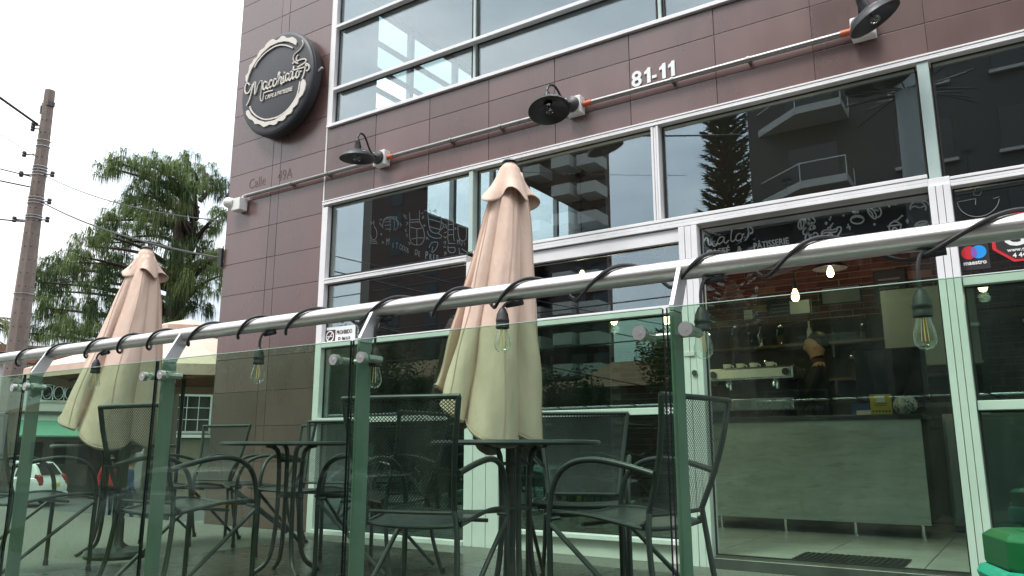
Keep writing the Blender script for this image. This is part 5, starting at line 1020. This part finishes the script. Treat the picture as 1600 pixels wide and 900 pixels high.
def wire(label, a, c, sag, r_=.009, loop=None):
    A, Cc = Vector(a), Vector(c); P = [A.lerp(Cc, t / 14) - Vector((0, 0, sag * 4 * (t / 14) * (1 - t / 14))) for t in range(15)]
    q = MB(); q.tube(P, r_, 6); o_ = q.build('power_line', M['cable']); tag(o_, label, 'cable', 'overhead cables'); return o_
wire('thick cable bundle leaving the pole top to the left', (-13.4, .95, 6.03), (-5.5, -14.0, 8.6), .3, .022)
wire('thin cable below the bundle running up left', (-13.42, .98, 5.5), (-7.0, -14.0, 7.8), .25, .006)
wire('cable from the middle clamp to the lower left', (-13.46, .98, 5.13), (-5, -14.0, 3.2), .3, .010)
wire('second cable from the middle clamp to the lower left', (-13.46, .98, 4.95), (-5, -14.0, 2.75), .3, .012)
wire('lowest cable leaving the pole to the lower left', (-13.5, 1.0, 4.36), (-5, -14.0, 1.6), .3, .012)
wire('upper thin cable from the pole to the brown building', (-13.2, 1.1, 5.12), (-6.80, -.02, 3.02), .12, .006)
wire('lower black cable from the pole to the anchor bracket', (-13.2, 1.1, 4.66), (-6.86, -.02, 2.64), .10, .010)

# big weeping pine
tr = thing('weeping_pine', 'large dark green pine with drooping needles behind the pole and parasol', 'tree', TREE_BASE)
b = MB(); b.tube(smoothpts([(.0, 0, 0), (.1, .0, 2), (.0, .1, 4), (.3, -.2, 6), (.7, -.4, 7.6), (1.0, -.6, 8.6)], 4), [.34 - .30 * i / 20 for i in range(21)], 10); b.build('trunk', M['bark'], tr, smooth=True)
rt = random.Random(21); nbs = [MB(), MB(), MB()]; lb_ = MB()
for (x, y, z, r_) in TREE_BLOBS:
    hz = max(1.5, min(8.2, z - .5 * math.hypot(x, y) * .35 - .2)); t = hz / 8.6
    s0 = Vector((.0 + max(0, (hz - 4) * .2), 0, hz)); lb_.tube(smoothpts([s0, s0.lerp(Vector((x, y, z)), .5) + Vector((0, 0, .18)), (x, y, z)], 4), [.07 - .058 * i / 8 for i in range(9)], 5)
    n = int(8 + 125 * r_ * r_); nb = rt.choice(nbs)
    for k in range(n):
        d = Vector((rt.gauss(0, 1), rt.gauss(0, 1), rt.gauss(0, .75))); d = d.normalized() * r_ * 1.15 * rt.random() ** .4
        c = Vector((x, y, z)) + d
        dirv = Vector((d.x, d.y, .15)); dirv = dirv.normalized() if dirv.length > .01 else Vector((1, 0, 0))
        for q_ in range(24):
            a = rt.uniform(0, 6.283); sp = rt.uniform(.04, .17); ln_ = rt.uniform(.16, .42)
            tip = c + dirv * rt.uniform(.02, .10) + Vector((math.cos(a) * sp, math.sin(a) * sp, .06 - ln_))
            midp = c.lerp(tip, .4) + Vector((math.cos(a) * sp * .5, math.sin(a) * sp * .5, .09)); wv = rt.uniform(.0045, .0095)
            sd = Vector((-math.sin(a), math.cos(a), 0)) * wv
            nb.add([c - sd * .6, c + sd * .6, midp + sd, midp - sd, tip], [(0, 1, 2, 3), (3, 2, 4)])
M['needle3'] = leafmat('lit_pine_needles', (.135, .185, .065), .5, .4); M['needle4'] = leafmat('shaded_pine_needles', (.060, .098, .036), .5, .35)  # clump highlights and shade put into the needle colours, clumps picked at random
for nb, k_ in zip(nbs, ('needle', 'needle3', 'needle4')): nb.build('crown', M[k_], tr); lb_.build('limb', M['bark'], tr)

# palm at the far left
pl = thing('palm_tree', 'palm with grey brown fronds at the far left edge', 'palm', (-24.9, 4.7, -1.25))
b = MB(); b.tube([(0, 0, 0), (.1, 0, 2.5), (.0, .0, 5.2)], [.2, .16, .14], 10); b.build('trunk', M['bark'], pl, smooth=True)
rp_ = random.Random(6)
for k in range(22):
    a = rp_.uniform(0, 6.28); el_ = rp_.uniform(-.5, 1.1); ln_ = rp_.uniform(1.5, 2.2); P = []
    for i in range(10):
        t = i / 9; rr_ = ln_ * t * math.cos(el_ * (1 - .3 * t)); P.append(Vector((math.cos(a) * rr_, math.sin(a) * rr_, 5.2 + ln_ * (math.sin(el_) * t - .55 * t * t))))
    q = MB(); q.tube(P, .015, 4)
    for i in range(1, 10):
        for u in (0, .33, .66):
            p = P[i - 1].lerp(P[i], u)
            for s in (-1, 1):
                sd = Vector((-math.sin(a), math.cos(a), 0)) * s; tip = p + sd * rp_.uniform(.25, .42) * (1 - abs(i / 9 - .45)) + (P[i] - P[i - 1]).normalized() * .18 - Vector((0, 0, rp_.uniform(.08, .25)))
                wd2 = (P[i] - P[i - 1]).normalized() * .022; q.add([p - wd2, p + wd2, tip], [(0, 1, 2)])
    q.build('frond', M['palm'], pl)

# hatchbacks
def car(label, loc, rz, paint, parked=True):
    t_ = thing('parked_car', label, 'car', loc, rz, group='cars parked near the cafe')
    def sec(poly, ys, m_, nm, bev):
        q = MB(); k = len(poly); vs_ = []; 
        for (y, sx, sz_) in ys: vs_ += [(p[0] * sx, y, .62 + (p[1] - .62) * sz_) for p in poly]
        n_ = len(ys); fs_ = [(i * k + j_, i * k + (j_ + 1) % k, (i + 1) * k + (j_ + 1) % k, (i + 1) * k + j_) for i in range(n_ - 1) for j_ in range(k)] + [tuple(range(k - 1, -1, -1)), tuple((n_ - 1) * k + j_ for j_ in range(k))]
        q.add(vs_, fs_); return q.build(nm, m_, t_, smooth=True, bevel=bev, fixn=True)
    lowp = [(-1.78, .24), (-1.88, .42), (-1.90, .62), (-1.84, .84), (-1.74, .98), (-.9, 1.0), (.5, .97), (1.0, .93), (1.5, .84), (1.80, .70), (1.88, .50), (1.86, .32), (1.7, .22)]
    sec(lowp, ((-.81, .95, .9), (-.78, .985, .97), (-.60, 1, 1), (.60, 1, 1), (.78, .985, .97), (.81, .95, .9)), M[paint], 'body', .03)
    top = [(-1.74, .97), (-1.56, 1.28), (-1.38, 1.47), (-1.1, 1.53), (-.3, 1.54), (.25, 1.47), (.62, 1.25), (1.02, .94)]
    q = MB(); k = len(top); vs_ = []
    for s in (-1, 1):
        for p in top: vs_.append((p[0], s * (.76 - .16 * max(0, (p[1] - .97)) / .57), p[1]))
    q.add(vs_, [tuple(range(k)), tuple(range(2 * k - 1, k - 1, -1))] + [(i, i + k, (i + 1) % k + k, (i + 1) % k) for i in range(k)]); q.build('cabin', M[paint], t_, smooth=True, bevel=.03, fixn=True)
    def yq(x, z): return .765 - .16 * (z - .97) / .57
    for s in (-1, 1):
        for poly in ([(-1.42, 1.03), (-1.30, 1.36), (-.95, 1.42), (-.92, 1.03)], [(-.86, 1.03), (-.88, 1.42), (-.22, 1.43), (-.16, 1.02)], [(-.10, 1.02), (-.16, 1.43), (.2, 1.38), (.52, 1.18), (.72, 1.0)]):
            q = MB(); q.add([(p[0], s * (yq(*p) + .006), p[1]) for p in poly] + [(p[0], s * (yq(*p) - .01), p[1]) for p in poly], [tuple(range(len(poly))), tuple(range(2 * len(poly) - 1, len(poly) - 1, -1))] + [(i, (i + 1) % len(poly), (i + 1) % len(poly) + len(poly), i + len(poly)) for i in range(len(poly))]); q.build('side_window', M['winD'], t_, fixn=True)
        q = MB(); q.prism([(-1.86, .72), (-1.80, 1.02), (-1.62, 1.10), (-1.60, .95), (-1.70, .72)], s * .60, s * .80); q.build('tail_light', M['tail'], t_, bevel=.02, fixn=True)
        q = MB(); q.ball((1.66, s * .62, .70), .16, 12, 8, (1.2, .7, .55)); q.build('headlight', M['chrome'], t_, smooth=True)
        q = MB(); q.box(.55, .70, s * .80, s * .95, .95, 1.06); q.build('mirror', M[paint], t_, bevel=.03)
        for x in (-1.18, 1.16):
            T = Matrix.Translation((x, s * .72, .30)) @ Matrix.Rotation(R(90), 4, 'X')
            wh = empty_part('wheel', t_)
            q = MB(); q.lathe([(.19, -.09), (.28, -.09), (.30, -.06), (.30, .06), (.28, .09), (.19, .09)], 26, T); q.build('tyre', M['tyre'], wh, smooth=True)
            q = MB(); q.lathe([(.0, -.06), (.19, -.07), (.195, .07), (.0, .06)], 20, T); q.build('rim', M['rim'], wh, smooth=True)
    q = MB(); q.add([(-1.735, -.56, 1.06), (-1.735, .56, 1.06), (-1.44, .48, 1.44), (-1.44, -.48, 1.44), (-1.70, -.56, 1.06), (-1.70, .56, 1.06), (-1.40, .48, 1.44), (-1.40, -.48, 1.44)], [(0, 3, 2, 1), (4, 5, 6, 7), (0, 1, 5, 4), (1, 2, 6, 5), (2, 3, 7, 6), (3, 0, 4, 7)]); q.build('rear_window', M['winD'], t_, fixn=True)
    q = MB(); q.add([(1.01, -.60, .965), (1.01, .60, .965), (.34, .52, 1.44), (.34, -.52, 1.44), (.97, -.60, .95), (.97, .60, .95), (.30, .52, 1.42), (.30, -.52, 1.42)], [(0, 1, 2, 3), (4, 7, 6, 5), (0, 4, 5, 1), (1, 5, 6, 2), (2, 6, 7, 3), (3, 7, 4, 0)]); q.build('windscreen', M['winD'], t_, fixn=True)
    q = MB(); q.box(-1.915, -1.89, -.24, .24, .66, .78); q.build('number_plate', M['plate_y'], t_)
    q = MB(); q.box(-1.93, -1.80, -.76, .76, .26, .46); q.build('bumper', M['paint_d' if paint != 'paint_w' else paint], t_, bevel=.03)
    return t_
car('white hatchback parked at the far left, seen from behind', (-30.0, 8.45, -1.25), R(-147), 'paint_w')
car('dark car parked across the street, reflected in the middle window', (-6.2, -12.6, -1.25), R(180), 'paint_d')
car('silver car parked across the street beside the dark car', (-11.6, -12.6, -1.25), R(180), 'paint_s')
car('white car parked across the street near the tree trunks', (-17.0, -12.7, -1.25), R(180), 'paint_w')

# white house with grilles behind the car
hs = thing('white_house', 'white house with ornate window grille and green awning behind the parked car', 'house', (-33.4, 11.2, -1.25), R(64))
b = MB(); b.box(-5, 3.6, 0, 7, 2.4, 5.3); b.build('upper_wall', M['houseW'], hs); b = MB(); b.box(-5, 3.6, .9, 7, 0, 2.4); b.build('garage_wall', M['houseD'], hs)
b = MB(); b.prism([(-5.2, 5.3), (3.8, 5.3), (3.4, 6.0), (-4.8, 6.0)], -.4, 7.4); b.build('roof', M['rooft'], hs, fixn=True)
b = MB(); b.add([(-4.5, -.9, 2.45), (2.6, -.9, 2.45), (2.6, 0, 3.05), (-4.5, 0, 3.05), (-4.5, -.9, 2.40), (2.6, -.9, 2.40), (2.6, 0, 3.0), (-4.5, 0, 3.0)], [(0, 1, 2, 3), (7, 6, 5, 4), (0, 4, 5, 1), (1, 5, 6, 2), (2, 6, 7, 3), (3, 7, 4, 0)]); b.build('awning', M['houseG'], hs)
b = MB(); b.box(-5, 3.6, -.12, -.001, 3.30, 3.42); b.build('ledge', M['houseD'], hs)
def grille(parent, x0, x1, z0, z1, rings=True):
    w_ = empty_part('window', parent)
    q = MB(); q.box(x0, x1, -.02, -.003, z0, z1); q.build('pane', M['winD'], w_)
    q = MB()
    for a_, c_, e_, f_ in ((x0 - .06, x1 + .06, z1, z1 + .07), (x0 - .06, x1 + .06, z0 - .07, z0), (x0 - .06, x0, z0, z1), (x1, x1 + .06, z0, z1)): q.box(a_, c_, -.06, -.002, e_, f_)
    q.build('frame', M['houseW'], w_)
    q = MB(); nx = max(2, round((x1 - x0) / .42)); nz = max(2, round((z1 - z0) / .5)); dx, dz = (x1 - x0) / nx, (z1 - z0) / nz
    for i in range(nx + 1): q.cyl((x0 + i * dx, -.08, z0), (x0 + i * dx, -.08, z1), .014, 5)
    for j_ in range(nz + 1): q.cyl((x0, -.08, z0 + j_ * dz), (x1, -.08, z0 + j_ * dz), .014, 5)
    for i in range(nx if rings else 0):
        for j_ in range(nz):
            cx_, cz = x0 + (i + .5) * dx, z0 + (j_ + .5) * dz; q.tube([(cx_ + dx * .42 * math.cos(R(30 * k)), -.08, cz + dz * .42 * math.sin(R(30 * k))) for k in range(13)], .013, 5, False)
    q.build('iron_grille', M['iron'], w_)
grille(hs, -.55, 1.05, 3.85, 5.1); grille(hs, -3.4, -1.7, 3.85, 5.1)
q = MB(); q.box(1.3, 2.1, -.02, -.002, 3.8, 5.1); q.build('shutter', M['houseW'], hs)
h2 = thing('tan_house', 'tan house with barred windows seen between the parasol and the brown pier', 'house', (-27.2, 15.6, -1.25), R(55))
M['houseC'] = mat('cream_render', (.38, .35, .27), .9, var=.1, vscale=1.5); M['houseT'] = mat('tan_render', (.17, .145, .11), .9, var=.2, vscale=1.2)
b = MB(); b.box(-3.2, 4.5, 0, 6, 0, 4.6); b.build('wall', M['houseT'], h2); b = MB(); b.prism([(-3.4, 4.6), (4.7, 4.6), (4.3, 5.3), (-3, 5.3)], -.4, 6.4); b.build('roof', M['rooft'], h2, fixn=True)
grille(h2, -2.2, -.9, 2.6, 4.0, False); grille(h2, .3, 2.0, 2.6, 4.0, False); b = MB(); b.box(-2.4, 2.4, -.14, -.005, 2.36, 2.48); b.build('ledge', M['houseW'], h2); b = MB(); b.box(.6, 1.7, -.03, -.003, 0, 2.1); b.build('door', M['houseD'], h2)

# ================================================================== ACROSS THE STREET (seen only as reflections)
tw = thing('brown_apartment_tower', 'brown brick apartment tower with white balconies reflected in the windows', 'building', (-30.6, -55, -1.25))
b = MB(); b.box(-29, -7.6, -5, 0, 0, 34); b.build('brick_wing', M['towerB'], tw); b = MB(); b.box(-7.6, -.3, -3.2, -2.2, 0, 34); b.build('balcony_wing', M['towerB'], tw)
bm_ = None; wm_ = None
for fl_ in range(11):
    z = 2.6 + fl_ * 2.75
    for x in (-6.9, -3.3, -1.0):
        if bm_ is None: q = MB(); q.box(-.95, .95, -2.2, .2, 0, 1.05); bm_ = q.build('balcony', M['slab'], tw, loc=(x, 0, z))
        else: link_copy(bm_, tw, (x, -.0 if x != -3.3 else .7, z))
        if wm_ is None: q = MB(); q.box(-.8, .8, -2.25, -2.15, .1, 2.2); wm_ = q.build('window', M['winD'], tw, loc=(x, 0, z))
        else: link_copy(wm_, tw, (x, 0, z))
    for x in (-24, -19, -13):
        link_copy(wm_, tw, (x, 2.2, z))
gb_ = thing('grey_apartment_block', 'dark grey rendered apartment block with angled balconies reflected in the windows', 'building', (-8.4, -25, -1.25))
b = MB(); b.box(0, 22, -12, 0, 0, 24); b.build('wall', M['concB'], gb_)
bal = None; pw_ = None
for fl_ in range(8):
    z = 2.55 + fl_ * 2.9
    pts = [(.4, 0), (2.2, 1.5), (3.8, 1.5), (3.8, 0)]
    if bal is None:
        q = MB(); k = 4; q.add([(p[0], p[1], 0) for p in pts] + [(p[0], p[1], .28) for p in pts], [tuple(range(k)), tuple(range(2 * k - 1, k - 1, -1))] + [(i, (i + 1) % k, (i + 1) % k + k, i + k) for i in range(k)]); bal = q.build('balcony_slab', M['slab'], gb_, loc=(0, 0, z), fixn=True)
        q = MB(); q.tube([(.4, 0, .95), (2.2, 1.5, .95), (3.8, 1.5, .95), (3.8, 0, .95)], .03, 6); 
        for p in pts[1:]: q.cyl((p[0], p[1], .2), (p[0], p[1], .95), .025, 6)
        rl2 = q.build('balcony_rail', M['band'], gb_, loc=(0, 0, z))
        q = MB(); q.box(-.9, .9, -.02, .03, 0, 1.5); pw_ = q.build('window', M['winD'], gb_, loc=(6.2, 0, z + .6)); q = MB(); q.box(-1.0, 1.0, .0, .18, -.12, -.01); sl_ = q.build('window_sill', M['slab'], pw_)
    else: link_copy(bal, gb_, (0, 0, z)); link_copy(rl2, gb_, (0, 0, z)); w2 = link_copy(pw_, gb_, (6.2, 0, z + .6)); link_copy(sl_, w2)
    for x in (2.4, 9.4, 12.4, 16): w2 = link_copy(pw_, gb_, (x, 0, z + .6)); link_copy(sl_, w2)
# norfolk pine
npn = thing('norfolk_pine', 'tall tiered conifer reflected in the window beside the grey block', 'tree', (-10.9, -30, -1.25))
b = MB(); b.tube([(0, 0, 0), (0, 0, 21)], [.35, .05], 10); b.build('trunk', M['bark'], npn, smooth=True)
rn = random.Random(12); q = MB()
for k in range(44):
    z = 4 + k * .39; ln_ = 1.55 * (1 - ((z - 4) / 20) ** 1.5) + .25
    for a_ in range(8):
        a = a_ * .785 + k * .5 + rn.uniform(-.15, .15); c_, s_ = math.cos(a), math.sin(a); L2 = ln_ * rn.uniform(.8, 1.1)
        for i in range(14):
            t = i / 14; p = Vector((c_ * L2 * t, s_ * L2 * t, z + .35 * t * t * L2 + .1 * t))
            for m_ in range(7):
                tip = p + Vector((c_ * .26 + rn.uniform(-.2, .2), s_ * .26 + rn.uniform(-.2, .2), rn.uniform(-.08, .22))); sd = Vector((-s_, c_, rn.uniform(-.6, .6))) * .07
                q.add([p - sd, p + sd, tip], [(0, 1, 2)])
q.build('crown', M['needle2'], npn)
# street trees
def leafy(label, loc, h, r_, seed, m='leaf', n=5200):
    t_ = thing('street_tree', label, 'tree', loc, group='trees across the street'); rl_ = random.Random(seed)
    q = MB(); q.tube(smoothpts([(0, 0, 0), (.08, .02, h * .3), (-.05, .05, h * .55), (.05, 0, h * .8)], 4), [.16 - .13 * i / 12 for i in range(13)], 8); q.build('trunk', M['bark'], t_, smooth=True)
    lm = MB(); q = MB()
    for k in range(26):
        a = rl_.uniform(0, 6.28); e_ = rl_.uniform(-.2, 1.3); rr_ = r_ * rl_.uniform(.35, .9); c = Vector((math.cos(a) * math.cos(e_) * rr_, math.sin(a) * math.cos(e_) * rr_, h * .68 + math.sin(e_) * rr_ * .8))
        lm.tube([(0, 0, h * rl_.uniform(.4, .7)), c], [.05, .012], 5)
        cr_ = r_ * rl_.uniform(.22, .38)
        for i in range(n // 26):
            d = Vector((rl_.gauss(0, 1), rl_.gauss(0, 1), rl_.gauss(0, .8))).normalized() * cr_ * rl_.random() ** .4; p = c + d; s_ = rl_.uniform(.05, .11)
            u = Vector((rl_.gauss(0, 1), rl_.gauss(0, 1), rl_.gauss(0, .6))).normalized(); v = u.orthogonal().normalized(); q.add([p - u * s_, p + v * s_ * .5, p + u * s_, p - v * s_ * .5], [(0, 1, 2, 3)])
    q.build('crown', M[m], t_); lm.build('limb', M['bark'], t_)
leafy('bushy street tree opposite the left window', (-16.5, -10.4, -.93), 4.6, 2.0, 31); leafy('bushy street tree opposite the middle window', (-10.0, -21.5, -1.25), 6.2, 2.6, 32, 'needle2')
leafy('bushy street tree opposite the cafe entrance', (-4.6, -10.0, -.93), 3.6, 1.5, 33, 'needle2'); leafy('bushy street tree in front of the brown tower', (-26, -22, -1.25), 7.5, 3.4, 34, 'needle2'); leafy('bushy street tree left of the brown tower', (-38, -22.5, -1.25), 7.0, 3.2, 35)
leafy('dark street tree between the tan house and the road', (-14.2, -20.8, -1.25), 4.6, 2.1, 41, 'needle2'); leafy('dark street tree near the dark house', (-18.4, -21.0, -1.25), 5.0, 2.2, 42, 'needle2'); leafy('dark street tree before the two storey tan house', (-22.5, -21.2, -1.25), 5.2, 2.3, 43, 'needle2')
# low houses across the street
for i, (x0, x1, hh, mm, lab) in enumerate(((-24, -16.2, 3.6, 'houseT', 'low tan house across the street with a tiled roof'), (-16, -9.2, 4.4, 'houseD', 'low dark house across the street beside the grey block'), (-36, -24.4, 5.2, 'houseT', 'two storey tan house across the street'), (-52, -36.5, 4.0, 'houseC', 'long cream house across the street at the left'))):
    t_ = thing('opposite_house', lab, 'house', (x0, -24 - .1 * i, -1.25), group='houses across the street'); wv = x1 - x0
    q = MB(); q.box(0, wv, -8, 0, 0, hh); q.build('wall', M[mm], t_); q = MB(); T = Matrix.Rotation(R(90), 4, 'Z')
    q.add([(-.3, .5, hh), (wv + .3, .5, hh), (wv + .3, -8.4, hh), (-.3, -8.4, hh), (-.3, -4, hh + 1.5), (wv + .3, -4, hh + 1.5)], [(0, 1, 5, 4), (2, 3, 4, 5), (0, 4, 3), (1, 2, 5), (0, 3, 2, 1)]); q.build('roof', M['rooft'], t_, fixn=True)
    for k in range(int(wv // 2.6)):
        wq = empty_part('window', t_); q = MB(); q.box(.7 + k * 2.6, 2.0 + k * 2.6, 0, .03, 1.1, 2.3); q.build('pane', M['winD'], wq); q = MB(); q.box(.6 + k * 2.6, 2.1 + k * 2.6, 0, .1, .98, 1.09); q.build('sill', M['slab'], wq)
    q = MB(); q.box(wv - .62, wv - .05, 0, .04, 0, 2.1); q.build('door', M['wood'], t_)
# steel pole with spike collar near the cafe entrance, cables over the street
sp = thing('steel_lamp_post', 'thick grey lamp post with a spike collar reflected in the upper right window', 'lamp post', (-1.12, -8.2, -.92))
b = MB(); b.tube([(0, 0, 0), (0, 0, 9)], [.24, .17], 20); b.build('shaft', M['alum'], sp, smooth=True)
q = MB(); rq = random.Random(3)
for k in range(26):
    a = k * .2417 * 1.0; e_ = rq.uniform(-.35, .35); q.cyl((.19 * math.cos(a), .19 * math.sin(a), 7.2), (.95 * math.cos(a), .95 * math.sin(a), 7.2 + e_), .012, 5)
q.build('spike_collar', M['seal'], sp)
q = MB(); q.lathe([(0, 7.9), (.3, 7.9), (.34, 7.85), (.34, 7.45), (.3, 7.4), (0, 7.4)], 18, Matrix.Translation((-.62, 0, 0))); q.tube([(0, 0, 7.7), (-.4, 0, 7.7)], .03, 6); q.build('transformer', M['black'], sp, smooth=True)
for i, (za, zb, y, lab) in enumerate(((6.6, 7.0, -14, 'highest cable strung along the street'), (5.6, 6.3, -14.2, 'second cable strung along the street'), (5.4, 5.6, -14.4, 'third cable strung along the street'), (5.0, 5.2, -14.6, 'fourth cable strung along the street'), (4.6, 4.4, -14.8, 'lowest cable strung along the street'))):
    wire(lab, (-60, y, za), (25, y, zb), .9, .02)
